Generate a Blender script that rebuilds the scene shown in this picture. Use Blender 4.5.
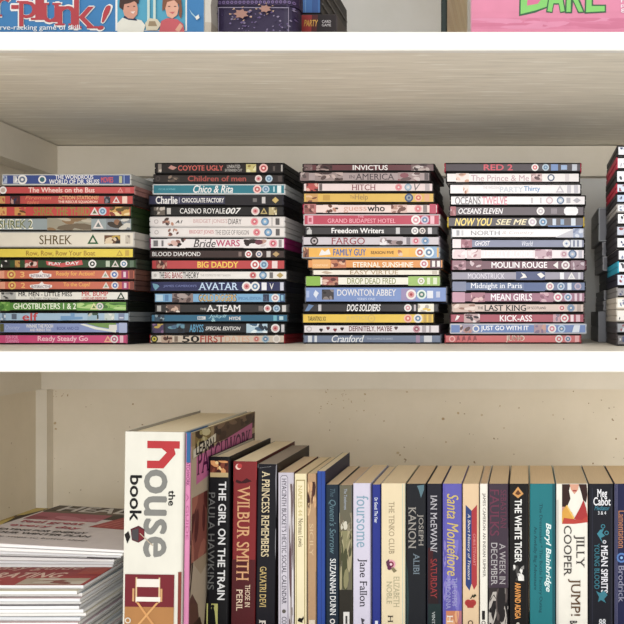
import bpy, math, random
from mathutils import Vector, Matrix
R = math.radians
sc = bpy.context.scene
for o in list(bpy.data.objects):
    bpy.data.objects.remove(o)

# ---------------------------------------------------------------- camera, light, exposure
FPX, VX, VY, D0, EYE = 830.0, 525.0, 319.0, 0.9, 1.4      # focal length (px), vanishing point, distance to the shelf edge, eye height
cam = bpy.data.cameras.new('camera')
cam.sensor_width = 36.0
cam.lens = FPX / 624 * 36
cam.shift_x = -(VX - 312) / 624
cam.shift_y = (VY - 312) / 624
cam.clip_start = 0.05
camo = bpy.data.objects.new('camera', cam)
camo.location = (0, -D0, EYE)
camo.rotation_euler = (R(90), 0, 0)
sc.collection.objects.link(camo)
sc.camera = camo

w = bpy.data.worlds.new('room_light')
w.use_nodes = True
sc.world = w
bg = w.node_tree.nodes['Background']
wn = w.node_tree                                           # a pale room: bright band below the horizon added to light the shelf undersides
wtc = wn.nodes.new('ShaderNodeTexCoord'); wsx = wn.nodes.new('ShaderNodeSeparateXYZ'); wmr = wn.nodes.new('ShaderNodeMapRange')
wn.links.new(wtc.outputs['Generated'], wsx.inputs['Vector']); wn.links.new(wsx.outputs['Z'], wmr.inputs['Value'])
wmr.inputs['From Min'].default_value = -1.0; wmr.inputs['From Max'].default_value = 1.0
wcr = wn.nodes.new('ShaderNodeValToRGB'); wn.links.new(wmr.outputs['Result'], wcr.inputs['Fac'])
def _g(e, v): e.color = (v, v, v, 1)
_g(wcr.color_ramp.elements[0], 0.30); wcr.color_ramp.elements[0].position = 0.0
_g(wcr.color_ramp.elements[1], 0.42); wcr.color_ramp.elements[1].position = 1.0
for ps, v in ((0.26, 0.42), (0.36, 0.98), (0.49, 0.95), (0.56, 0.46), (0.72, 0.42)):
    _g(wcr.color_ramp.elements.new(ps), v)
wml = wn.nodes.new('ShaderNodeMath'); wml.operation = 'MULTIPLY'; wml.inputs[1].default_value = 2.0
wdm = wn.nodes.new('ShaderNodeMapRange')                   # the room is brighter on its left side
wdm.inputs['From Min'].default_value = -1.0; wdm.inputs['From Max'].default_value = 1.0
wdm.inputs['To Min'].default_value = 2.7; wdm.inputs['To Max'].default_value = 1.1
wn.links.new(wsx.outputs['X'], wdm.inputs['Value']); wn.links.new(wdm.outputs['Result'], wml.inputs[1])
wn.links.new(wcr.outputs['Color'], wml.inputs[0]); wn.links.new(wml.outputs['Value'], bg.inputs['Strength'])
bg.inputs['Color'].default_value = (1.0, 0.955, 0.895, 1)
la = bpy.data.lights.new('window_daylight', 'AREA')       # the window behind the photographer
la.shape = 'RECTANGLE'
la.size, la.size_y = 1.6, 2.0
la.energy = 38
la.color = (0.93, 0.97, 1.0)
lo = bpy.data.objects.new('window_daylight', la)
lo.location = (0.25, -2.5, 1.95)
lo.rotation_euler = (R(82), 0, R(3))
sc.collection.objects.link(lo)
sc.view_settings.view_transform = 'Standard'
sc.view_settings.look = 'None'
sc.view_settings.gamma = 1
sc.view_settings.use_curve_mapping = False
sc.view_settings.exposure = 0.24

# ---------------------------------------------------------------- helpers
def lin(c):
    r = []
    for v in c[:3]:
        v = v / 255.0
        r.append(v / 12.92 if v <= 0.04045 else ((v + 0.055) / 1.055) ** 2.4)
    return (r[0], r[1], r[2], 1.0)

def PX(px, d): return (px - VX) * d / FPX
def PZ(py, d): return EYE + (VY - py) * d / FPX
def PY(d): return d - D0

class MB:
    """collects coloured faces, links them as ONE mesh"""
    def __init__(s):
        s.v = []; s.f = []; s.c = []; s.m = []
    def face(s, pts, col, mi=0):
        n = len(s.v)
        s.v += [tuple(p) for p in pts]
        s.f.append(tuple(range(n, n + len(pts)))); s.c.append(col); s.m.append(mi)
    def indexed(s, pts, faces, col, mi=0):
        n = len(s.v)
        s.v += [tuple(p) for p in pts]
        for f in faces:
            s.f.append(tuple(n + i for i in f)); s.c.append(col); s.m.append(mi)
    def box(s, x0, x1, y0, y1, z0, z1, col, mi=0, ch=0.0):
        if ch <= 0:
            p = [(x, y, z) for z in (z0, z1) for y in (y0, y1) for x in (x0, x1)]
            s.indexed(p, [(0, 2, 3, 1), (4, 5, 7, 6), (0, 1, 5, 4), (2, 6, 7, 3), (0, 4, 6, 2), (1, 3, 7, 5)], col, mi)
        else:                                              # chamfered along x
            prof = [(y0 + ch, z0), (y1 - ch, z0), (y1, z0 + ch), (y1, z1 - ch), (y1 - ch, z1), (y0 + ch, z1), (y0, z1 - ch), (y0, z0 + ch)]
            s.extrude_x(prof, x0, x1, col, mi, ch)
    def extrude_x(s, prof, x0, x1, col, mi=0, ch=0.0):
        cy = sum(p[0] for p in prof) / len(prof); cz = sum(p[1] for p in prof) / len(prof)
        hy = max(abs(p[0] - cy) for p in prof); hz = max(abs(p[1] - cz) for p in prof)
        sy = 1 - ch / hy; sz = 1 - ch / hz
        small = [(cy + (p[0] - cy) * sy, cz + (p[1] - cz) * sz) for p in prof]
        rings = [(x0, small), (x0 + ch, prof), (x1 - ch, prof), (x1, small)] if ch > 0 else [(x0, prof), (x1, prof)]
        n = len(prof); pts = []; fs = []
        for x, pr in rings: pts += [(x, p[0], p[1]) for p in pr]
        for k in range(len(rings) - 1):
            for i in range(n):
                j = (i + 1) % n
                fs.append((k * n + i, k * n + j, (k + 1) * n + j, (k + 1) * n + i))
        fs.append(tuple(range(n))); fs.append(tuple(range((len(rings) - 1) * n, len(rings) * n)))
        s.indexed(pts, fs, col, mi)
    def prism(s, poly, z0, z1, col, mi=0):                 # poly in (x, y)
        n = len(poly)
        pts = [(x, y, z0) for x, y in poly] + [(x, y, z1) for x, y in poly]
        fs = [(i, (i + 1) % n, n + (i + 1) % n, n + i) for i in range(n)] + [tuple(range(n)), tuple(range(n, 2 * n))]
        s.indexed(pts, fs, col, mi)
    def build(s, name, mats, parent=None, loc=None):
        me = bpy.data.meshes.new(name)
        me.from_pydata(s.v, [], s.f)
        ca = me.color_attributes.new('Col', 'FLOAT_COLOR', 'CORNER')
        buf = []
        for p, c in zip(me.polygons, s.c):
            buf += list(lin(c)) * p.loop_total
        ca.data.foreach_set('color', buf)
        if not isinstance(mats, (list, tuple)): mats = [mats]
        for m in mats: me.materials.append(m)
        me.polygons.foreach_set('material_index', s.m)
        me.validate()
        o = bpy.data.objects.new(name, me)
        sc.collection.objects.link(o)
        if parent is not None: o.parent = parent
        if loc is not None: o.location = loc
        return o

def tag(o, label, cat, group=None):
    o['label'] = label; o['category'] = cat
    if group: o['group'] = group
    return o
def thing(name, label, cat, loc, group=None, rz=0.0):
    o = bpy.data.objects.new(name, None)
    sc.collection.objects.link(o)
    o.location = loc; o.rotation_euler = (0, 0, rz)
    o.empty_display_size = 0.02
    return tag(o, label, cat, group)
def structure(o):
    o['kind'] = 'structure'
    return o

# ---------------------------------------------------------------- materials
def new_mat(name):
    m = bpy.data.materials.new(name); m.use_nodes = True
    nt = m.node_tree
    return m, nt, nt.nodes['Principled BSDF']
def col_mat(name, rough, coat=0.0, coat_rough=0.2, noise=0.0, nscale=(60, 60, 60), bump=0.0, spec=0.5, gain=1.0, sat=1.0, gam=1.0):
    """colour comes from the mesh's own print colours, with a little procedural mottling"""
    m, nt, b = new_mat(name)
    at = nt.nodes.new('ShaderNodeVertexColor'); at.layer_name = 'Col'
    b.inputs['Roughness'].default_value = rough
    b.inputs['Specular IOR Level'].default_value = spec
    b.inputs['Coat Weight'].default_value = coat
    b.inputs['Coat Roughness'].default_value = coat_rough
    tc = nt.nodes.new('ShaderNodeTexCoord'); mp = nt.nodes.new('ShaderNodeMapping')
    mp.inputs['Scale'].default_value = nscale
    no = nt.nodes.new('ShaderNodeTexNoise'); no.inputs['Scale'].default_value = 1.0; no.inputs['Detail'].default_value = 3
    nt.links.new(tc.outputs['Object'], mp.inputs['Vector']); nt.links.new(mp.outputs['Vector'], no.inputs['Vector'])
    mr = nt.nodes.new('ShaderNodeMapRange')
    mr.inputs['From Min'].default_value = 0.25; mr.inputs['From Max'].default_value = 0.75
    mr.inputs['To Min'].default_value = gain * (1 - noise); mr.inputs['To Max'].default_value = gain
    nt.links.new(no.outputs['Fac'], mr.inputs['Value'])
    mx = nt.nodes.new('ShaderNodeVectorMath'); mx.operation = 'SCALE'
    ga = nt.nodes.new('ShaderNodeGamma'); ga.inputs['Gamma'].default_value = gam
    nt.links.new(at.outputs['Color'], ga.inputs['Color']); nt.links.new(ga.outputs['Color'], mx.inputs[0]); nt.links.new(mr.outputs['Result'], mx.inputs['Scale'])
    hs = nt.nodes.new('ShaderNodeHueSaturation'); hs.inputs['Saturation'].default_value = sat
    nt.links.new(mx.outputs['Vector'], hs.inputs['Color']); nt.links.new(hs.outputs['Color'], b.inputs['Base Color'])
    if bump:
        bp = nt.nodes.new('ShaderNodeBump'); bp.inputs['Strength'].default_value = bump; bp.inputs['Distance'].default_value = 0.001
        nt.links.new(no.outputs['Fac'], bp.inputs['Height']); nt.links.new(bp.outputs['Normal'], b.inputs['Normal'])
    return m
def paint_mat(name, c, rough=0.5, streak=False, specks=False):
    m, nt, b = new_mat(name)
    tc = nt.nodes.new('ShaderNodeTexCoord'); mp = nt.nodes.new('ShaderNodeMapping')
    mp.inputs['Scale'].default_value = (7.0, 95, 95) if streak else (14, 14, 14)
    nt.links.new(tc.outputs['Object'], mp.inputs['Vector'])
    no = nt.nodes.new('ShaderNodeTexNoise'); no.inputs['Scale'].default_value = 1.0
    no.inputs['Detail'].default_value = 8; no.inputs['Roughness'].default_value = 0.65
    nt.links.new(mp.outputs['Vector'], no.inputs['Vector'])
    cr = nt.nodes.new('ShaderNodeValToRGB')
    c0 = lin(c); k = 0.86 if streak else 0.94
    cr.color_ramp.elements[0].position = 0.3; cr.color_ramp.elements[0].color = (c0[0] * k, c0[1] * k, c0[2] * k * 0.98, 1)
    cr.color_ramp.elements[1].position = 0.62; cr.color_ramp.elements[1].color = c0
    if streak:                                             # pale ridges left by the brush
        e = cr.color_ramp.elements.new(0.70); e.color = (min(1, c0[0] * 1.22), min(1, c0[1] * 1.22), min(1, c0[2] * 1.22), 1)
    nt.links.new(no.outputs['Fac'], cr.inputs['Fac'])
    out = cr.outputs['Color']
    if streak:                                             # short pale flecks along the brush strokes
        m3 = nt.nodes.new('ShaderNodeMapping'); m3.inputs['Scale'].default_value = (15, 190, 190)
        nt.links.new(tc.outputs['Object'], m3.inputs['Vector'])
        n3 = nt.nodes.new('ShaderNodeTexNoise'); n3.inputs['Scale'].default_value = 1.0; n3.inputs['Detail'].default_value = 4; n3.inputs['Distortion'].default_value = 0.6
        nt.links.new(m3.outputs['Vector'], n3.inputs['Vector'])
        r3 = nt.nodes.new('ShaderNodeMapRange'); r3.inputs['From Min'].default_value = 0.60; r3.inputs['From Max'].default_value = 0.70
        r3.inputs['To Max'].default_value = 0.85
        nt.links.new(n3.outputs['Fac'], r3.inputs['Value'])
        x3 = nt.nodes.new('ShaderNodeMix'); x3.data_type = 'RGBA'; x3.inputs[7].default_value = lin((255, 252, 242))
        nt.links.new(r3.outputs['Result'], x3.inputs[0]); nt.links.new(out, x3.inputs[6])
        g3 = nt.nodes.new('ShaderNodeMapRange'); g3.inputs['From Min'].default_value = 0.30; g3.inputs['From Max'].default_value = 0.46
        g3.inputs['To Min'].default_value = 0.90; g3.inputs['To Max'].default_value = 1.0
        nt.links.new(n3.outputs['Fac'], g3.inputs['Value'])
        v3 = nt.nodes.new('ShaderNodeVectorMath'); v3.operation = 'SCALE'
        nt.links.new(x3.outputs[2], v3.inputs[0]); nt.links.new(g3.outputs['Result'], v3.inputs['Scale'])
        out = v3.outputs['Vector']
    if specks:                                             # fly specks and small mould dots on the plaster
        n2 = nt.nodes.new('ShaderNodeTexNoise'); n2.inputs['Scale'].default_value = 150; n2.inputs['Detail'].default_value = 1
        nt.links.new(tc.outputs['Object'], n2.inputs['Vector'])
        r2 = nt.nodes.new('ShaderNodeMapRange'); r2.inputs['From Min'].default_value = 0.775; r2.inputs['From Max'].default_value = 0.80
        nt.links.new(n2.outputs['Fac'], r2.inputs['Value'])
        mx = nt.nodes.new('ShaderNodeMix'); mx.data_type = 'RGBA'
        mx.inputs[7].default_value = lin((160, 135, 100))
        nt.links.new(r2.outputs['Result'], mx.inputs[0]); nt.links.new(out, mx.inputs[6])
        out = mx.outputs[2]
    nt.links.new(out, b.inputs['Base Color'])
    b.inputs['Roughness'].default_value = rough
    bp = nt.nodes.new('ShaderNodeBump'); bp.inputs['Strength'].default_value = 0.35 if streak else 0.2; bp.inputs['Distance'].default_value = 0.0008
    nt.links.new(no.outputs['Fac'], bp.inputs['Height']); nt.links.new(bp.outputs['Normal'], b.inputs['Normal'])
    return m
M_FILM = col_mat('printed_sleeve_under_film', 0.42, 0.30, 0.17, 0.06, gain=0.83, spec=0.12, sat=.90, gam=1.20)
M_PLASTIC = col_mat('case_plastic', 0.5, 0.0, 0.2, 0.05, gain=0.68, spec=0.15)
M_COVER = col_mat('printed_book_cover', 0.45, 0.03, 0.25, 0.10, (50, 50, 25), gain=0.78, spec=0.12, sat=.93, gam=1.30)
M_PAGES = col_mat('page_edges', 0.85, noise=0.10, nscale=(1500, 20, 20), bump=0.4, spec=0.2)
M_LEAVES = col_mat('magazine_page_edges', 0.7, noise=0.20, nscale=(15, 15, 1400), bump=0.3, spec=0.25)
M_CARD = col_mat('printed_card', 0.5, 0.06, 0.3, 0.08, gain=0.66, spec=0.2, sat=.92)
M_SPECK = col_mat('specks', 0.8)
P_EDGE = paint_mat('white_gloss_shelf_paint', (232, 230, 224), 0.3)
P_STREAK = paint_mat('brushed_cream_paint', (238, 231, 216), 0.45, streak=True)
P_WALL = paint_mat('cream_wall_paint', (230, 218, 197), 0.6, specks=True)
P_CLEAT = paint_mat('cream_batten_paint', (228, 219, 203), 0.5)

# ---------------------------------------------------------------- lettering
_tc = {}
def text_shape(body, style):
    key = (body, style)
    if key in _tc: return _tc[key]
    cu = bpy.data.curves.new('lettering', 'FONT')
    cu.body = body; cu.resolution_u = 3; cu.fill_mode = 'FRONT'
    if 'i' in style: cu.shear = 0.28
    ob = bpy.data.objects.new('lettering', cu)
    sc.collection.objects.link(ob)
    dg = bpy.context.evaluated_depsgraph_get()
    me = bpy.data.meshes.new_from_object(ob.evaluated_get(dg))
    vs = [(v.co.x, v.co.y) for v in me.vertices]
    fs = [tuple(p.vertices) for p in me.polygons]
    sv, sf = [], []
    if 's' in style and vs:                                # serifs on the ends of the stems
        cnt = {}
        for f in fs:
            for i in range(len(f)):
                e = tuple(sorted((f[i], f[(i + 1) % len(f)]))); cnt[e] = cnt.get(e, 0) + 1
        cap = max(v[1] for v in vs)
        for (a, b), n in list(cnt.items()):
            if n != 1: continue
            (xa, ya), (xb, yb) = vs[a], vs[b]
            ln = abs(xa - xb)
            if abs(ya - yb) > 0.004 or not 0.03 < ln < 0.2: continue
            if abs(ya) < 0.03: y0, y1 = ya, ya + 0.045
            elif abs(ya - cap) < 0.05 or 0.48 < ya < 0.60: y0, y1 = ya - 0.045, ya
            else: continue
            x0, x1 = min(xa, xb) - 0.06, max(xa, xb) + 0.06
            k = len(sv); sv += [(x0, y0), (x1, y0), (x1, y1), (x0, y1)]; sf.append((k, k + 1, k + 2, k + 3))
    bpy.data.objects.remove(ob); bpy.data.curves.remove(cu); bpy.data.meshes.remove(me)
    if vs:
        ax = min(v[0] for v in vs); bx = max(v[0] for v in vs); ay = min(v[1] for v in vs); by = max(v[1] for v in vs)
        wd, hg = max(bx - ax, 1e-6), max(by - ay, 1e-6)
        sh = 0.022 if 'b' in style else 0.007                 # heavier strokes: the outline printed again a hair to each side
        nv = lambda L, dx, dy: [((x + dx - ax) / wd, (y + dy - ay) / hg) for x, y in L]
        out = [(nv(vs, -sh, 0), fs), (nv(vs, sh, 0), fs)]
        if 'b' in style: out += [(nv(vs, 0, sh * .8), fs), (nv(vs, 0, -sh * .8), fs)]
        if sf: out.append((nv(sv, 0, 0), sf))
    else: out = []
    _tc[key] = out
    return _tc[key]

def marks(mb, m, items, asp=1.0, seed=0, mi=0, k0=1):
    """prints marks on a surface: m(a, b, layer) -> point.  asp = a-units per b-unit (to keep discs round)"""
    rnd = random.Random(seed)
    k = k0
    def ell(ca, cb, ra, rb, n=14, rot=0):
        return [(ca + ra * math.cos(2 * math.pi * i / n + rot), cb + rb * math.sin(2 * math.pi * i / n + rot)) for i in range(n)]
    for it in items:
        t = it[0]
        if t == 't':                                       # ('t', text, a0, a1, b_base, b_top, colour, style)
            for q, (vs, fs) in enumerate(text_shape(it[1], it[7] if len(it) > 7 else '')):
                mb.indexed([m(it[2] + x * (it[3] - it[2]), it[4] + y * (it[5] - it[4]), k + .12 * q) for x, y in vs], fs, it[6], mi)
        elif t == 'T':                                     # ('T', text, b_start, b_end, a_base, a_top, colour, style) turned a quarter clockwise
            for q, (vs, fs) in enumerate(text_shape(it[1], it[7] if len(it) > 7 else '')):
                mb.indexed([m(it[4] + y * (it[5] - it[4]), it[2] + x * (it[3] - it[2]), k + .12 * q) for x, y in vs], fs, it[6], mi)
        elif t == 'r':
            _, a0, a1, b0, b1, c = it
            mb.face([m(a0, b0, k), m(a1, b0, k), m(a1, b1, k), m(a0, b1, k)], c, mi)
        elif t == 'd':                                     # ('d', a, b, rb, colours outer..inner)
            _, a, b, rb, cols = it
            for j, c in enumerate(cols):
                f = 1 - 0.36 * j
                mb.face([m(x, y, k + 0.4 * j) for x, y in ell(a, b, rb * asp * f, rb * f)], c, mi)
            k += 1
        elif t == 'tri':
            _, a, b, rb, cols = it
            for j, c in enumerate(cols):
                f = 1 - 0.5 * j
                mb.face([m(a + rb * asp * 1.05 * f * p, b + rb * (q * f - (0.12 * j)), k + 0.4 * j) for p, q in ((-1, -0.85), (1, -0.85), (0, 1))], c, mi)
            k += 1
        elif t == 'g':
            mb.face([m(a, b, k) for a, b in it[1]], it[2], mi)
        elif t == 'p':                                     # ('p', a0, a1, b0, b1, colours, n): a small printed picture
            _, a0, a1, b0, b1, cols, n = it
            mb.face([m(a0, b0, k), m(a1, b0, k), m(a1, b1, k), m(a0, b1, k)], cols[0], mi)
            lo_a, hi_a, lo_b, hi_b = min(a0, a1), max(a0, a1), min(b0, b1), max(b0, b1)
            for q in range(n):
                ca, cb = rnd.uniform(lo_a, hi_a), rnd.uniform(lo_b, hi_b)
                ra, rb = rnd.uniform(.10, .30) * (hi_a - lo_a), rnd.uniform(.12, .32) * (hi_b - lo_b)
                if (hi_a - lo_a) > 6 * (hi_b - lo_b) * asp: ra *= 0.4
                ex, ey = rnd.uniform(.6, 1.0), rnd.uniform(-.5, .5)
                pts = [(min(hi_a, max(lo_a, ca + (x - ca) * ex + ey * ra * (y - cb) / rb)), min(hi_b, max(lo_b, y))) for x, y in ell(ca, cb, ra, rb, 8, rnd.random())]
                mb.face([m(x, y, k + 0.03 * (q + 1)) for x, y in pts], cols[1 + q % (len(cols) - 1)], mi)
            k += 1
        k += 1
    return k

# ---------------------------------------------------------------- the cupboard (setting)
ZS = EYE - (351.0 - VY) * D0 / FPX                          # top of the middle shelf
ZSB = EYE - (372.3 - VY) * D0 / FPX
ZU = EYE + (VY - 50.0) * D0 / FPX                           # underside of the upper shelf
ZUT = EYE + (VY - 31.0) * D0 / FPX
ZF = EYE - 0.397                                            # cupboard floor
YB = 0.511                                                  # wall behind the shelves
XR = 1.15
ZTOP = ZUT + 0.36
def xl(y): return -0.783 - 0.0763 * y                       # splayed left wall
def wall_prism(name, poly, z0, z1, mat):
    b = MB(); b.prism(poly, z0, z1, (255, 255, 255)); return structure(b.build(name, mat))

bw = MB()
bw.prism([(xl(YB) - .03, YB), (XR + .03, YB), (XR + .03, YB + .02), (xl(YB) - .03, YB + .02)], ZF - .02, ZTOP + .02, (255, 255, 255), 0)
rnd = random.Random(5)
def speck(px, py, r):
    d = YB + D0
    cx, cz = PX(px, d), PZ(py, d)
    n = 6; ph = rnd.random()
    bw.face([(cx + r * rnd.uniform(.6, 1.2) * math.cos(6.283 * i / n + ph), YB - .0003, cz + r * rnd.uniform(.6, 1.2) * math.sin(6.283 * i / n + ph)) for i in range(n)],
            rnd.choice([(196, 172, 134), (184, 158, 120), (204, 184, 150)]), 1)
for i in range(26): speck(rnd.gauss(345, 16), rnd.gauss(404, 10), rnd.uniform(.0007, .0014))
for i in range(16): speck(rnd.gauss(58, 8), rnd.gauss(394, 5), rnd.uniform(.0007, .0016))
for p in ((443, 419, .0026), (458, 413, .0024), (482, 415, .0022), (500, 406, .0018), (519, 408, .0016), (553, 415, .0018), (398, 453, .0028), (400, 455, .002),
          (384, 421, .0018), (446, 442, .0018), (504, 428, .0016), (145, 381, .002), (55, 423, .0026), (56, 429, .002), (133, 404, .002), (365, 394, .002), (407, 392, .002)):
    speck(*p)
structure(bw.build('wall_back', [P_WALL, M_SPECK]))
P_GREY = paint_mat('pale_grey_wall_paint', (214, 213, 210), 0.6)
wall_prism('wall_back_upper', [(xl(YB) + .002, YB - .0022), (XR - .001, YB - .0022), (XR - .001, YB - .0004), (xl(YB) + .002, YB - .0004)], ZUT + .001, ZTOP - .001, P_GREY)
wall_prism('wall_back_middle', [(xl(YB) + .002, YB - .0022), (XR - .001, YB - .0022), (XR - .001, YB - .0004), (xl(YB) + .002, YB - .0004)], ZS + .001, ZU - .053, P_GREY)
wall_prism('wall_left', [(xl(-.02) - .03, -.02), (xl(-.02), -.02), (xl(YB), YB), (xl(YB) - .03, YB)], ZF - .02, ZTOP + .02, P_WALL)
wall_prism('wall_right', [(XR, -.02), (XR + .03, -.02), (XR + .03, YB), (XR, YB)], ZF - .02, ZTOP + .02, P_WALL)
b = MB(); b.prism([(xl(-.02), -.02), (XR, -.02), (XR, YB), (xl(YB), YB)], ZF - .022, ZF, (255, 255, 255)); structure(b.build('floor', P_EDGE))
b = MB(); b.prism([(xl(-.02), -.02), (XR, -.02), (XR, YB), (xl(YB), YB)], ZTOP, ZTOP + .02, (255, 255, 255)); structure(b.build('unseen_ceiling', P_WALL))  # unseen cupboard top, added to shade the upper bay

# battens that carry the shelves: trim_1 .. trim_5
def side_batten(name, z0, z1, th):
    b = MB(); e = .0005
    b.prism([(xl(0.004) + e, 0.004), (xl(0.004) + th, 0.004), (xl(YB) + th, YB - e), (xl(YB) + e, YB - e)], z0, z1, (255, 255, 255)); structure(b.build(name, P_CLEAT))
def back_batten(name, z0, z1, xa):
    b = MB(); b.box(xa, XR - .001, YB - .020, YB - .0005, z0, z1, (255, 255, 255), 0); structure(b.build(name, P_CLEAT))
side_batten('trim_1', ZU - .052, ZU - .0012, .037)
back_batten('trim_2', ZU - .052, ZU - .0014, xl(YB) + .0375)
side_batten('trim_3', ZSB - .060, ZSB - .0008, .010)
back_batten('trim_4', ZSB - .060, ZSB - .0008, xl(YB) + .0105)
b = MB(); b.box(xl(YB) + .001, xl(YB) + .020, YB - .019, YB - .0005, ZF + .0005, ZSB - .0605, (255, 255, 255), 0, .0)
structure(b.build('trim_5', P_CLEAT))

def shelf(name, z0, z1, label):
    """board with a rounded white front edge; streaky brushed underside"""
    t = thing(name, label, 'shelf', (0, 0, z0))
    h = z1 - z0
    b = MB(); e = .0008
    b.prism([(xl(.01) + e, .010), (XR - e, .010), (XR - e, YB - e), (xl(YB) + e, YB - e)], 0, h, (255, 255, 255))
    b.build('board', P_STREAK, t)
    b = MB(); r = .0035
    prof = [(.010, 0)] + [(r - r * math.sin(a), r - r * math.cos(a)) for a in [math.pi / 2 * i / 4 for i in range(5)]] + \
           [(r - r * math.cos(a), h - r + r * math.sin(a)) for a in [math.pi / 2 * i / 4 for i in range(5)]] + [(.010, h)]
    b.extrude_x(prof, xl(0) + e, XR - e, (255, 255, 255))
    b.build('front_edge', P_EDGE, t)
shelf('shelf_board', ZU, ZUT, 'upper white painted shelf board with brush-streaked cream underside, carrying the game boxes')
shelf('shelf_board', ZSB, ZS, 'lower white painted shelf board carrying the stacks of DVDs')

# ---------------------------------------------------------------- DVDs
K = (14, 13, 15); WH = (235, 232, 230); GREY = (150, 150, 150); PINK = (225, 150, 155); REDC = (190, 55, 70); BLUC = (104, 142, 176); PALE = (225, 215, 210); LOGO = (225, 222, 220)
SKIN = (190, 140, 115); HAIR = (70, 45, 38)
ORD = ['topmost', 'second', 'third', 'fourth', 'fifth', 'sixth', 'seventh', 'eighth', 'ninth', 'tenth', 'eleventh', 'twelfth', 'thirteenth', 'fourteenth', 'fifteenth', 'sixteenth', 'bottommost']
LEN_DVD = .135
rj = random.Random(11)
def case_meshes(t, L, H, case_col, cover_col, items, mapper_x0, mm, seed, gap=.0018, depth=LEN_DVD, groove=True):
    """hinged plastic shell with a groove between its halves, and the printed sleeve wrapped round spine, front and back"""
    r = min(.0019, H * .15)
    sh = MB(); x0, x1 = -L / 2, L / 2
    hm = H * .5
    sh.extrude_x([(0, hm - .0006), (0, r), (r * .3, r * .3), (r, 0), (depth, 0), (depth, hm - .0006)], x0, x1, case_col, 0, .0006)
    sh.extrude_x([(0, hm + .0006), (depth, hm + .0006), (depth, H), (r, H), (r * .3, H - r * .3), (0, H - r)], x0, x1, case_col, 0, .0006)
    sh.box(x0 + .0012, x1 - .0012, .0002, depth - .0014, hm - .0012, hm + .0012, case_col, 0)
    sh.box(x0 + .004, x1 - .004, .00005, .004, hm - .0012, hm + .0012, case_col, 0)
    sh.build('plastic_shell', M_PLASTIC, t)
    sl = MB(); o = .00016
    prof = [(depth - .003, -o), (r, -o), (r * .3 - o * .7, r * .3 - o * .7), (-o, r), (-o, H - r), (r * .3 - o * .7, H - r * .3 + o * .7), (r, H + o), (depth - .003, H + o)]
    a0, a1 = x0 + gap, x1 - gap
    pts = [(a0, y, z) for y, z in prof] + [(a1, y, z) for y, z in prof]
    n = len(prof)
    for i in range(n - 1):
        sl.face([pts[q] for q in (i, i + 1, n + i + 1, n + i)], (case_col if min(case_col) > 150 else (22, 21, 23)) if i in (1, 2, 4, 5) else cover_col)
    def m(a, b, k):
        x = min(a1 - .0002, max(a0 + .0002, (a - mapper_x0) * mm))
        return (x, -o - .00003 * k, r * .55 + b * (H - 1.1 * r))
    marks(sl, m, items, (H - 1.1 * r) / mm, seed)
    sl.build('sleeve', M_FILM, t)

def dvd(x0, x1, ytop, ybot, d, zb, stackname, idx, n, desc, cover, case, items, seed):
    mm = d / FPX
    H = (ybot - ytop) * mm - .0005
    L = (x1 - x0) * mm
    yj = rj.uniform(-.002, .002)
    which = 'topmost' if idx == 0 else 'bottommost' if idx == n - 1 else ORD[idx] + ' from top'
    t = thing('dvd_case', f'{desc} DVD, {which}, {stackname}', 'DVD', (PX((x0 + x1) / 2, d), PY(d) + yj, zb + .00025), 'DVD cases on the middle shelf')
    case_meshes(t, L, H, case, cover, items, (x0 + x1) / 2, mm, seed)
    return H + .0005

def stack(name, d, tops, end, rows, std=True, jitter=True):
    """rows: (x0, x1, description, cover colour, case colour, marks). Built from the shelf upwards."""
    z = ZS
    base = VY + (EYE - ZS) * FPX / d
    k = (base - tops[0]) / (end - tops[0])
    ys = [tops[0] + (y - tops[0]) * k for y in tops] + [base]
    for i in range(len(rows) - 1, -1, -1):
        x0, x1, desc, cover, case, items = rows[i]
        z += dvd(x0, x1, ys[i], ys[i + 1], d, z, name, i, len(rows), desc, cover, case, items, hash_(name, i))
def hash_(s, i): return sum(ord(c) * (j + 3) for j, c in enumerate(s)) * 31 + i * 17

def ratings(x1, red=-20, blue=-12, logo=-3, redc=REDC):
    r = []
    if red: r.append(('d', x1 + red, .5, .40, (PALE, redc, PALE)))
    if blue: r.append(('d', x1 + blue, .5, .40, ((190, 208, 220), BLUC, (176, 200, 216))))
    if logo: r += [('r', x1 + logo - 2.2, x1 + logo, .15, .85, LOGO), ('r', x1 + logo - 1.6, x1 + logo - .5, .3, .45, (120, 115, 115))]
    return r

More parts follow.
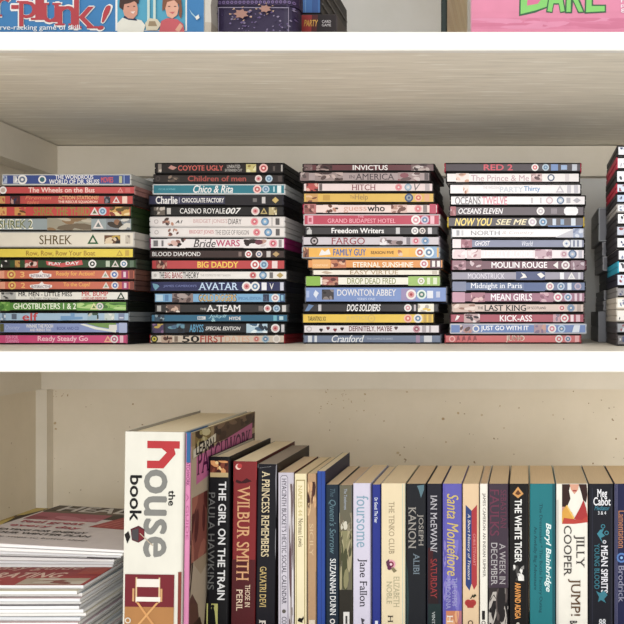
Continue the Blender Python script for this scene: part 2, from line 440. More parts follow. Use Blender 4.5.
S1 = [
 (1.5, 131, 'blue', (58, 84, 150), (205, 205, 200), [('t', 'THE WONDROUS', 55, 93, .56, .96, WH, 'b'), ('t', 'WORLD OF DR. SEUSS', 49, 99, .06, .5, WH, 'b'), ('d', 22, .5, .5, (WH, (120, 130, 150), WH)), ('p', 13, 18, .1, .9, [(200, 200, 205), (90, 100, 140), WH], 4), ('d', 42, .5, .4, (WH, (70, 120, 130))), ('t', 'MOVIES', 101, 113, .2, .75, (215, 80, 75), 'b'), ('p', 3, 7, .1, .9, [(180, 190, 210), (60, 90, 150)], 3), ('r', 119, 122, .15, .85, (190, 190, 150)), ('r', 123.5, 124.5, 0, 1, (150, 170, 210))]),
 (-2, 135, 'plain red, white title lettering,', (196, 62, 62), (165, 120, 115), [('t', 'The Wheels on the Bus', 28, 94, .2, .85, (240, 205, 195), 'b'), ('d', 2.5, .5, .5, (WH, (200, 180, 170))), ('tri', 120, .5, .36, ((225, 150, 140), (196, 62, 62))), ('r', 125, 130, .2, .8, (205, 105, 100))]),
 (-2, 134.5, 'brick red, two-line tan title,', (188, 66, 58), (60, 52, 50), [('t', 'ACTION STATIONS!', 59, 99, .56, .95, (225, 175, 120), 'b'), ('t', 'THE RESCUE SQUADRON', 59, 98, .1, .42, (245, 215, 195), 'b'), ('t', 'Fireman', 26, 52, .55, .95, (220, 130, 90), 'i'), ('t', 'tales', 28, 40, .05, .45, (220, 130, 90), 'i'), ('p', 11, 21, .05, .95, [(90, 45, 50), (60, 60, 90), (190, 150, 140), (120, 40, 40)], 7), ('p', 0, 6, .1, .9, [(205, 160, 90), (190, 80, 60)], 3), ('p', 105, 111, .1, .9, [(60, 60, 70), (130, 130, 140)], 4), ('tri', 117, .5, .4, (PALE, (188, 66, 58))), ('r', 123, 128, .1, .9, (235, 205, 190))]),
 (-2, 132, 'red, olive gold title and gold pictures,', (198, 52, 46), (48, 66, 36), [('t', 'SHREK THE THIRD', 34, 90, .1, .9, (158, 140, 62), 'bs'), ('p', 0, 7, .1, .9, [(215, 165, 90), (190, 110, 60)], 3), ('p', 15, 26, .1, .9, [(205, 150, 70), (120, 70, 40), (190, 60, 50)], 6), ('tri', 95, .5, .42, (PALE, (110, 120, 90))), ('d', 103, .5, .4, ((190, 208, 220), BLUC, (176, 200, 216))), ('p', 110, 130, .05, .95, [(205, 160, 80), (110, 90, 40), (230, 210, 160), (150, 60, 40)], 10)]),
 (-2, 133, 'grey-blue, olive title at left end,', (158, 168, 170), (44, 58, 34), [('t', 'SHREK 2', -0.5, 33.5, .12, .9, (244, 240, 225), 'b'), ('t', 'SHREK 2', 0.3, 33, .2, .82, (112, 120, 52), 's'), ('p', 48, 92, 0, 1, [(165, 158, 140), (150, 120, 85), (190, 180, 160), (125, 110, 90)], 12), ('tri', 99, .5, .42, (PALE, (120, 130, 130))), ('p', 107, 131, .05, .95, [(140, 145, 150), (80, 70, 60), (210, 205, 195), (150, 110, 80)], 10)]),
 (-2, 134, 'thick cream', (226, 218, 203), (208, 204, 196), [('t', 'SHREK', 39, 71, .15, .8, (112, 92, 50), 's'), ('tri', 92.5, .5, .38, ((50, 105, 65), (226, 218, 203))), ('p', 104, 120, .2, .8, [(120, 85, 55), (190, 160, 60), (60, 50, 45), (220, 200, 170)], 9), ('p', 125, 130, .2, .8, [(200, 190, 175), (150, 140, 130)], 3)]),
 (-2, 134, 'plain yellow', (228, 206, 44), (40, 38, 32), [('t', 'Row, Row, Row Your Boat', 26, 95, .15, .75, (172, 138, 22), 'b'), ('tri', 119.5, .5, .34, ((190, 160, 40), (228, 206, 44))), ('r', 125, 129, .2, .8, (200, 170, 60))]),
 (-2, 137, 'dark green, red ribbon and white ball,', (58, 88, 54), (52, 60, 50), [('p', 1, 10, .1, .9, [(60, 60, 56), WH, (40, 40, 40)], 4), ('p', 15, 20, .1, .9, [(190, 150, 70), (150, 100, 50)], 3), ('p', 25, 38, .05, .95, [(170, 80, 70), (220, 190, 180), (70, 50, 40), (190, 60, 60)], 8), ('g', [(46, .85), (60, .55), (82, .95), (83, .4), (62, .1), (47, .35)], (205, 80, 80)), ('t', 'PLAY', 49, 61, .35, .7, WH, 'b'), ('t', 'DAY', 66, 79, .4, .75, WH, 'b'), ('d', 92.5, .5, .48, (WH, (50, 60, 50), WH)), ('r', 106, 110, .15, .85, (190, 200, 180)), ('tri', 115.5, .5, .42, (PALE, (80, 110, 80))), ('d', 124, .5, .42, (WH, BLUC, WH)), ('r', 130, 134, .1, .9, (110, 130, 110))]),
 (-2, 136, 'orange, yellow three-word title,', (206, 112, 76), (110, 75, 65), [('r', 0, 5, .1, .9, (225, 160, 130)), ('d', 12, .5, .46, ((225, 190, 90), (190, 100, 60), (235, 210, 140))), ('t', '3', 21, 25, .2, .8, (235, 185, 110), 'b'), ('g', [(30, .3), (34, .1), (48, .1), (52, .3), (52, .55), (44, .65), (42, .95), (39, .65), (30, .55)], (240, 232, 228)), ('t', 'INTERACTIVE', 31.5, 50.5, .2, .5, (110, 100, 130), 'b'), ('t', 'Ready for Action!', 57, 95, .25, .85, (238, 178, 80), 'b'), ('tri', 106, .5, .4, (PALE, (150, 170, 150))), ('d', 115, .5, .44, (PALE, (80, 120, 190), WH)), ('r', 122, 128.5, .05, .95, (170, 50, 110)), ('r', 124, 126.5, .2, .8, (225, 205, 215)), ('r', 130, 134, 0, 1, (140, 70, 55))]),
 (-2, 135, 'orange, shorter yellow title,', (204, 108, 76), (96, 66, 60), [('r', 0, 5, .1, .9, (225, 160, 130)), ('d', 12, .5, .46, ((225, 190, 90), (190, 100, 60), (235, 210, 140))), ('t', '2', 21, 25, .2, .8, (235, 185, 110), 'b'), ('g', [(30, .3), (34, .1), (48, .1), (52, .3), (52, .55), (44, .65), (42, .95), (39, .65), (30, .55)], (240, 232, 228)), ('t', 'INTERACTIVE', 31.5, 50.5, .2, .5, (110, 100, 130), 'b'), ('t', 'To the Cups!', 63.5, 90, .25, .85, (238, 178, 80), 'b'), ('tri', 106, .5, .4, (PALE, (150, 170, 150))), ('d', 115, .5, .44, (PALE, (80, 120, 190), WH)), ('r', 122, 128.5, .05, .95, (170, 50, 110)), ('r', 124, 126.5, .2, .8, (225, 205, 215)), ('r', 130, 133.5, 0, 1, (140, 70, 55))]),
 (-2, 129, 'white, black and red lettering,', (232, 230, 222), (30, 30, 30), [('t', 'MR. MEN - LITTLE MISS', 18.6, 72, .45, .92, (50, 48, 48), 'b'), ('t', 'by Roger Hargreaves', 30, 58, .08, .36, (120, 118, 115)), ('t', 'MR. BUMP', 82, 108, .48, .98, (200, 50, 55), 'b'), ('t', 'LOSES HIS MEMORY', 82, 107, .04, .38, (200, 50, 55), 'b'), ('tri', 121, .5, .46, ((50, 80, 60), (232, 230, 222))), ('p', 1, 16, .1, .9, [(190, 190, 186), (90, 90, 90), (150, 150, 150)], 7)]),
 (-2, 127.5, 'grass green', (92, 148, 58), (28, 32, 26), [('t', 'GHOSTBUSTERS 1 & 2', 13.6, 76, .2, .85, (240, 245, 225), 'b'), ('p', 77, 126, .02, .98, [(110, 165, 70), (150, 195, 100), (80, 130, 55), (185, 215, 140)], 14), ('tri', 94, .5, .42, ((225, 225, 170), (120, 150, 90))), ('d', 100, .5, .42, (PALE, (120, 170, 150), PALE)), ('p', 0, 10, .0, 1, [(110, 160, 70), (80, 130, 55), (150, 190, 100)], 6)]),
 (-2, 129, 'pale blue, short red title,', (172, 198, 220), (140, 146, 150), [('t', 'elf', 22, 37, .05, .95, (200, 50, 60), 'b'), ('g', [(57, .15), (60, .15), (60, .6), (70, .6), (70, .95), (74, .95), (74, .5), (82, .5), (82, .2), (57, .02)], (120, 165, 205)), ('p', 87, 98, .1, .95, [(160, 190, 205), (50, 70, 60), (70, 100, 80), (200, 200, 190)], 7), ('p', 1, 5, .1, .9, [(130, 150, 170), (220, 225, 230)], 3), ('r', 11, 16, .2, .85, (110, 120, 140)), ('p', 104, 114, .1, .9, [(205, 215, 210), (170, 185, 170), (230, 230, 225)], 4), ('r', 118, 124, .1, .9, (140, 150, 180)), ('r', 119, 123, .3, .45, (220, 220, 230))]),
 (-2, 128.5, 'lilac blue, green swoosh,', (146, 162, 208), (26, 26, 30), [('t', 'WINNIE THE POOH', 26, 53, .5, .85, WH, 'b'), ('t', 'AND FRIENDS TOO', 30, 51, .15, .42, WH, 'b'), ('t', 'BOOK AND CD', 57, 79, .3, .6, (100, 112, 170), 'b'), ('g', [(80, .85), (95, .35), (116, .02), (116, .25), (98, .55), (84, .9)], (232, 235, 225)), ('g', [(86, .95), (98, .6), (116, .35), (116, .98)], (130, 165, 90)), ('r', 109, 117, .25, .8, (230, 228, 222)), ('r', 119, 127, 0, 1, (180, 190, 222)), ('t', 'Disney', 5, 20, .2, .75, (185, 195, 225), 'i'), ('r', 0, 4, .1, .9, (110, 110, 70))]),
 (-2, 129, 'magenta pink', (216, 58, 132), (26, 24, 26), [('t', 'Ready Steady Go', 38, 88, .12, .85, (248, 205, 215), 'b'), ('t', 'FUN FOR', 6, 18, .52, .9, (235, 160, 195), 'b'), ('t', 'LEARNING', 6, 19, .1, .46, (235, 160, 195), 'b'), ('tri', 108, .5, .42, ((240, 190, 150), (216, 90, 130))), ('d', 114.5, .5, .44, (WH, (200, 90, 140), WH)), ('r', 120, 123.5, .1, .9, (240, 205, 215)), ('r', 126, 128, 0, 1, (185, 70, 120))]),
]
stack('leftmost stack', 1.13, [173.6, 185.4, 194.8, 205.6, 217.5, 231.6, 247.7, 259, 269.4, 280.6, 291.1, 301.6, 312.2, 322.5, 334.4], 345.2, S1)

FACE = [(90, 60, 52), SKIN, (215, 185, 165), HAIR, (150, 100, 85)]
S2 = [
 (154.5, 284, 'black, orange-red title and yellow patch,', (44, 34, 32), K, [('t', 'COYOTE UGLY', 178, 223, .25, .78, (205, 92, 78), 'b'), ('t', 'UNRATED', 227, 240, .5, .85, (200, 195, 190)), ('t', 'EXTENDED CUT', 225, 242, .15, .42, (200, 195, 190)), ('p', 246, 256, .08, .92, [(205, 195, 130), (225, 220, 180), (160, 140, 80)], 5), ('d', 263.5, .5, .46, ((235, 190, 185), REDC, (245, 220, 215))), ('r', 281, 283, .15, .85, (190, 185, 180)), ('r', 273, 275, .2, .7, (110, 100, 95)), ('p', 158, 161.5, 0.05, .95, [(150, 140, 130), (210, 200, 190)], 3), ('g', [(168, .5), (171, .8), (177, .55), (173, .3)], (200, 150, 140))]),
 (153, 284, 'charcoal, dull red title,', (58, 48, 46), K, [('t', 'Children of men', 188, 246, .18, .85, (176, 74, 62), 'b'), ('p', 168, 180, .1, .9, [(70, 60, 55), (150, 130, 115), (110, 95, 85)], 6), ('d', 258.5, .5, .46, (PALE, (214, 150, 152), (176, 52, 62))), ('d', 269, .5, .46, ((190, 208, 220), BLUC, (176, 200, 216))), ('r', 278, 282, .15, .85, (90, 80, 78)), ('d', 158, .5, .3, ((90, 80, 76), (58, 48, 46)))]),
 (152, 285, 'teal, white handwritten title,', (26, 134, 150), (215, 218, 218), [('t', 'Chico & Rita', 193, 232.5, .12, .92, WH, 'bi'), ('t', 'OSCAR NOMINEE', 158, 175, .4, .6, (120, 190, 200)), ('d', 257, .5, .46, ((240, 200, 195), (190, 90, 90), PALE)), ('d', 265.6, .5, .4, ((190, 208, 220), BLUC, (176, 200, 216))), ('r', 277, 281, .1, .9, (225, 235, 235)), ('r', 273, 274.5, .2, .8, (190, 220, 225))]),
 (148.5, 284, 'dusky purple, white serif title,', (62, 62, 90), (38, 36, 42), [('r', 225, 283, -.05, 1.05, (44, 40, 46)), ('t', 'Charlie', 156, 177.5, .12, .9, WH, 'bs'), ('r', 179, 180, .2, .8, (150, 150, 170)), ('t', 'CHOCOLATE FACTORY', 182, 224, .25, .72, WH, 'bs'), ('r', 253, 257, .3, .7, (130, 125, 125)), ('r', 262, 265.5, .15, .85, (205, 200, 200)), ('g', [(272, .5), (275.5, .85), (279, .5), (275.5, .15)], (205, 180, 110))]),
 (150, 284, 'black, wide white title,', (40, 37, 37), K, [('t', 'CASINO ROYALE', 180, 225, .22, .82, WH, ''), ('t', '007', 226, 241, .2, .85, WH, 'bi'), ('p', 154, 165, .05, .95, [(120, 110, 100), (200, 190, 180), (60, 55, 50)], 7), ('r', 167, 171, .15, .85, (200, 195, 190)), ('d', 255.5, .5, .47, (PALE, (214, 150, 152), (176, 52, 62))), ('tri', 264, .5, .38, ((190, 170, 110), (60, 55, 50))), ('p', 269, 277, .08, .92, [(190, 175, 130), (220, 210, 180), (110, 95, 70)], 5)]),
 (150, 285.5, 'white, pink and grey diary title,', (228, 221, 218), (225, 220, 218), [('t', "BRIDGET JONES'S", 194, 228, .2, .82, (205, 165, 165)), ('t', 'DIARY', 229, 242, .2, .82, (90, 84, 84)), ('p', 163, 175, .05, .95, [(228, 221, 218), (90, 70, 65), SKIN, (150, 110, 100)], 6), ('t', 'A1', 176, 183, .3, .65, (50, 45, 45), 'bi'), ('d', 255, .5, .44, (PINK, (205, 90, 110), PALE)), ('d', 265.5, .5, .46, (BLUC, (140, 180, 210), PALE)), ('r', 276, 280, .12, .88, (110, 105, 105)), ('r', 272, 273, 0, 1, (190, 185, 183)), ('d', 157, .5, .25, ((190, 180, 178), (228, 221, 218)))]),
 (150, 285.5, 'white, small red and grey title,', (230, 223, 220), (222, 218, 216), [('t', 'BRIDGET JONES:', 189.7, 214.6, .22, .76, (200, 110, 120)), ('t', 'THE EDGE OF REASON', 215.5, 249, .22, .76, (135, 128, 126)), ('p', 168, 179, .05, .95, [(230, 223, 220), (200, 150, 130), (120, 80, 70), (150, 110, 95)], 6), ('d', 257, .5, .42, (PINK, (205, 90, 110), PALE)), ('d', 268.5, .5, .46, (BLUC, (140, 180, 210), PALE)), ('r', 276, 280, .12, .88, (110, 105, 105)), ('d', 157, .5, .25, ((190, 180, 178), (228, 221, 218)))]),
 (150, 285.5, 'white, magenta word in the title and magenta case,', (231, 225, 225), (150, 34, 100), [('t', 'Bride', 194, 216, .1, .92, (60, 50, 55), 'is'), ('t', 'WARS', 216.5, 240, .2, .85, (190, 40, 110), 'b'), ('p', 168, 186, .02, .98, [(231, 225, 225), (70, 50, 48), (150, 100, 90), (215, 180, 170), (50, 40, 42)], 8), ('p', 244, 267, .02, .98, [(231, 225, 225), (60, 45, 45), (190, 150, 135), (120, 60, 80), (210, 200, 200)], 9), ('d', 273.5, .5, .42, ((230, 170, 180), (200, 80, 100), PALE)), ('r', 279, 282, .12, .88, (160, 150, 152)), ('r', 154, 158.5, .2, .8, (130, 125, 128)), ('r', 162, 164, .2, .8, (130, 125, 128))]),
 (150, 285.5, 'dark brown, white title at the left end,', (74, 54, 51), (34, 30, 30), [('t', 'BLOOD DIAMOND', 153, 201, .25, .78, WH, ''), ('r', 239, 242, .2, .8, (140, 120, 115)), ('d', 249, .5, .46, (WH, (200, 60, 70), WH)), ('d', 259.5, .5, .42, (PALE, (100, 120, 160), PALE)), ('r', 267, 271, .12, .88, (205, 198, 195)), ('g', [(273, .5), (276.5, .85), (280, .5), (276.5, .15)], (190, 160, 110))]),
 (151, 285.5, 'red, bold yellow title,', (192, 48, 54), K, [('t', 'BIG DADDY', 197.6, 238, .18, .82, (240, 205, 60), 'bs'), ('p', 156, 167, .05, .95, [(150, 60, 55), SKIN, (90, 50, 45), (200, 170, 150)], 6), ('d', 255, .5, .47, (WH, (200, 80, 85), WH)), ('d', 264, .5, .46, ((190, 208, 220), BLUC, (176, 200, 216))), ('r', 272, 277.5, .1, .9, (235, 215, 212))]),
 (151, 288, 'white, black and red compressed title,', (232, 228, 224), (60, 58, 60), [('t', 'THE', 160, 165, .15, .85, (60, 56, 56), 'b'), ('t', 'BIG BANG', 165.5, 183, .15, .85, (170, 60, 66), 'b'), ('t', 'THEORY', 183.5, 199.5, .15, .85, (60, 56, 56), 'b'), ('t', 'THE COMPLETE FIRST SEASON', 201, 231, .38, .62, (180, 176, 172)), ('d', 253.5, .5, .4, ((215, 140, 140), REDC, PALE)), ('d', 263.5, .5, .46, (BLUC, (170, 195, 215), PALE)), ('r', 270, 273.5, .15, .85, (130, 125, 125)), ('g', [(277, .5), (280.5, .85), (284, .5), (280.5, .15)], (190, 165, 100)), ('d', 156, .5, .18, ((200, 195, 190),))]),
 (150.5, 285.5, 'navy blue, pale spaced title,', (40, 48, 102), (36, 36, 48), [('t', 'AVATAR', 199.5, 238, .14, .86, (200, 222, 245), 's'), ('t', "JAMES CAMERON'S", 164, 197, .36, .66, (110, 120, 170), 'b'), ('d', 247, .5, .47, (WH, (218, 150, 152), (176, 52, 62))), ('d', 255.5, .5, .46, (WH, BLUC, WH)), ('r', 262, 267, .12, .88, (235, 235, 240)), ('t', 'V', 270, 274, .2, .8, WH, ''), ('r', 280.5, 284, .1, .9, (210, 212, 225)), ('g', [(153, .8), (158, .7), (160, .5), (156, .1), (154, .4)], (120, 170, 190))]),
 (153.7, 286, 'sky blue, gold lettering and brown picture,', (126, 178, 214), (44, 42, 44), [('p', 172, 193, .02, .98, [(150, 130, 125), (100, 80, 78), (180, 165, 160), (70, 60, 60)], 12), ('t', 'GOLD DIGGERS', 198.5, 236.5, .1, .9, (70, 62, 50), 'b'), ('t', 'GOLD DIGGERS', 199, 236, .16, .84, (215, 180, 105), 'b'), ('t', 'SPECIAL EDITION', 238, 261, .3, .6, (90, 140, 185), 'b'), ('p', 263, 269, .1, .9, [(50, 60, 90), (80, 90, 120)], 4), ('d', 275.3, .5, .44, (WH, (190, 150, 160), WH)), ('r', 280, 284.5, .05, .95, (60, 90, 130)), ('r', 281, 283.5, .2, .8, (140, 190, 215)), ('r', 156, 163, .15, .85, (190, 215, 230)), ('r', 165, 168.5, .15, .85, (90, 140, 185))]),
 (154.5, 289.4, 'dark grey, ragged white title,', (58, 55, 55), (40, 38, 40), [('t', 'THE', 200, 206, .3, .55, (200, 196, 192), 'b'), ('t', 'A-TEAM', 207, 240, .12, .9, WH, 'bs'), ('p', 166, 180, .04, .96, [(120, 95, 85), (210, 180, 160), (70, 55, 50), (230, 220, 210)], 8), ('r', 157, 161, .15, .85, (190, 186, 182)), ('r', 258.5, 263, .2, .8, (130, 120, 118)), ('d', 267.5, .5, .47, (WH, (218, 150, 152), (176, 52, 62))), ('d', 276.5, .5, .44, ((190, 208, 220), BLUC, (176, 200, 216))), ('r', 282, 286, .1, .9, (215, 212, 210))]),
 (150, 288, 'blue-green, small white lettering,', (24, 116, 148), (42, 44, 48), [('r', 197, 205, .3, .72, WH), ('t', 'BBC', 197.6, 204.4, .36, .66, (24, 116, 148), 'b'), ('t', 'Jekyll', 208, 226, .45, .95, (170, 215, 225), 'i'), ('t', '&', 211, 215, .05, .5, (170, 215, 225), 'b'), ('t', 'HYDE', 229, 240.5, .25, .68, WH, 'b'), ('p', 154, 164, .05, .95, [(60, 90, 110), (30, 45, 60), (150, 170, 180)], 6), ('r', 273, 276.5, .15, .85, (120, 190, 205)), ('r', 279, 283, .25, .75, (190, 220, 228))]),
 (150, 285.5, 'black, blue glowing pictures,', (34, 37, 47), (30, 30, 32), [('t', 'SPECIAL EDITION', 205, 240, .3, .68, WH, 'bi'), ('p', 165, 184, .02, .98, [(40, 60, 80), (80, 120, 150), (30, 40, 55), (110, 160, 180)], 9), ('t', 'ABYSS', 189, 203, .12, .9, (90, 165, 200), 'b'), ('p', 246, 267, .02, .98, [(190, 215, 230), (70, 110, 140), (240, 248, 250), (40, 60, 80)], 9), ('p', 152, 163, .02, .98, [(90, 70, 110), (210, 180, 70), (60, 50, 90), (150, 110, 150)], 7), ('d', 275, .5, .47, (WH, (218, 150, 152), (176, 52, 62))), ('r', 281, 284, .1, .9, (215, 212, 215))]),
 (150, 285.5, 'cream, black, red and tan lettering,', (222, 207, 190), (146, 32, 40), [('t', '50', 183, 199.5, .1, .9, (48, 40, 38), 'b'), ('t', 'FIRST', 201, 224.5, .1, .9, (190, 70, 50), 'b'), ('t', 'DATES', 225.5, 250, .1, .9, (226, 178, 150), ''), ('d', 155, .5, .47, ((60, 58, 30), (215, 200, 60), (60, 58, 30))), ('p', 162, 173, .04, .96, [(205, 180, 160), (110, 70, 58), SKIN, (70, 45, 40)], 7), ('r', 175, 178.5, .15, .85, (150, 130, 115)), ('d', 257, .5, .4, ((225, 170, 155), (200, 95, 90), PALE)), ('d', 266, .5, .46, ((170, 195, 210), BLUC, PALE)), ('d', 277, .5, .5, ((235, 228, 220), (215, 205, 198)))]),
]
stack('second stack', 1.16, [162.4, 173.8, 183.6, 194.7, 205.8, 216.6, 227.2, 237.8, 249.5, 259.3, 270.4, 280.7, 292.6, 303.7, 313.8, 323, 334.4], 344.2, S2)

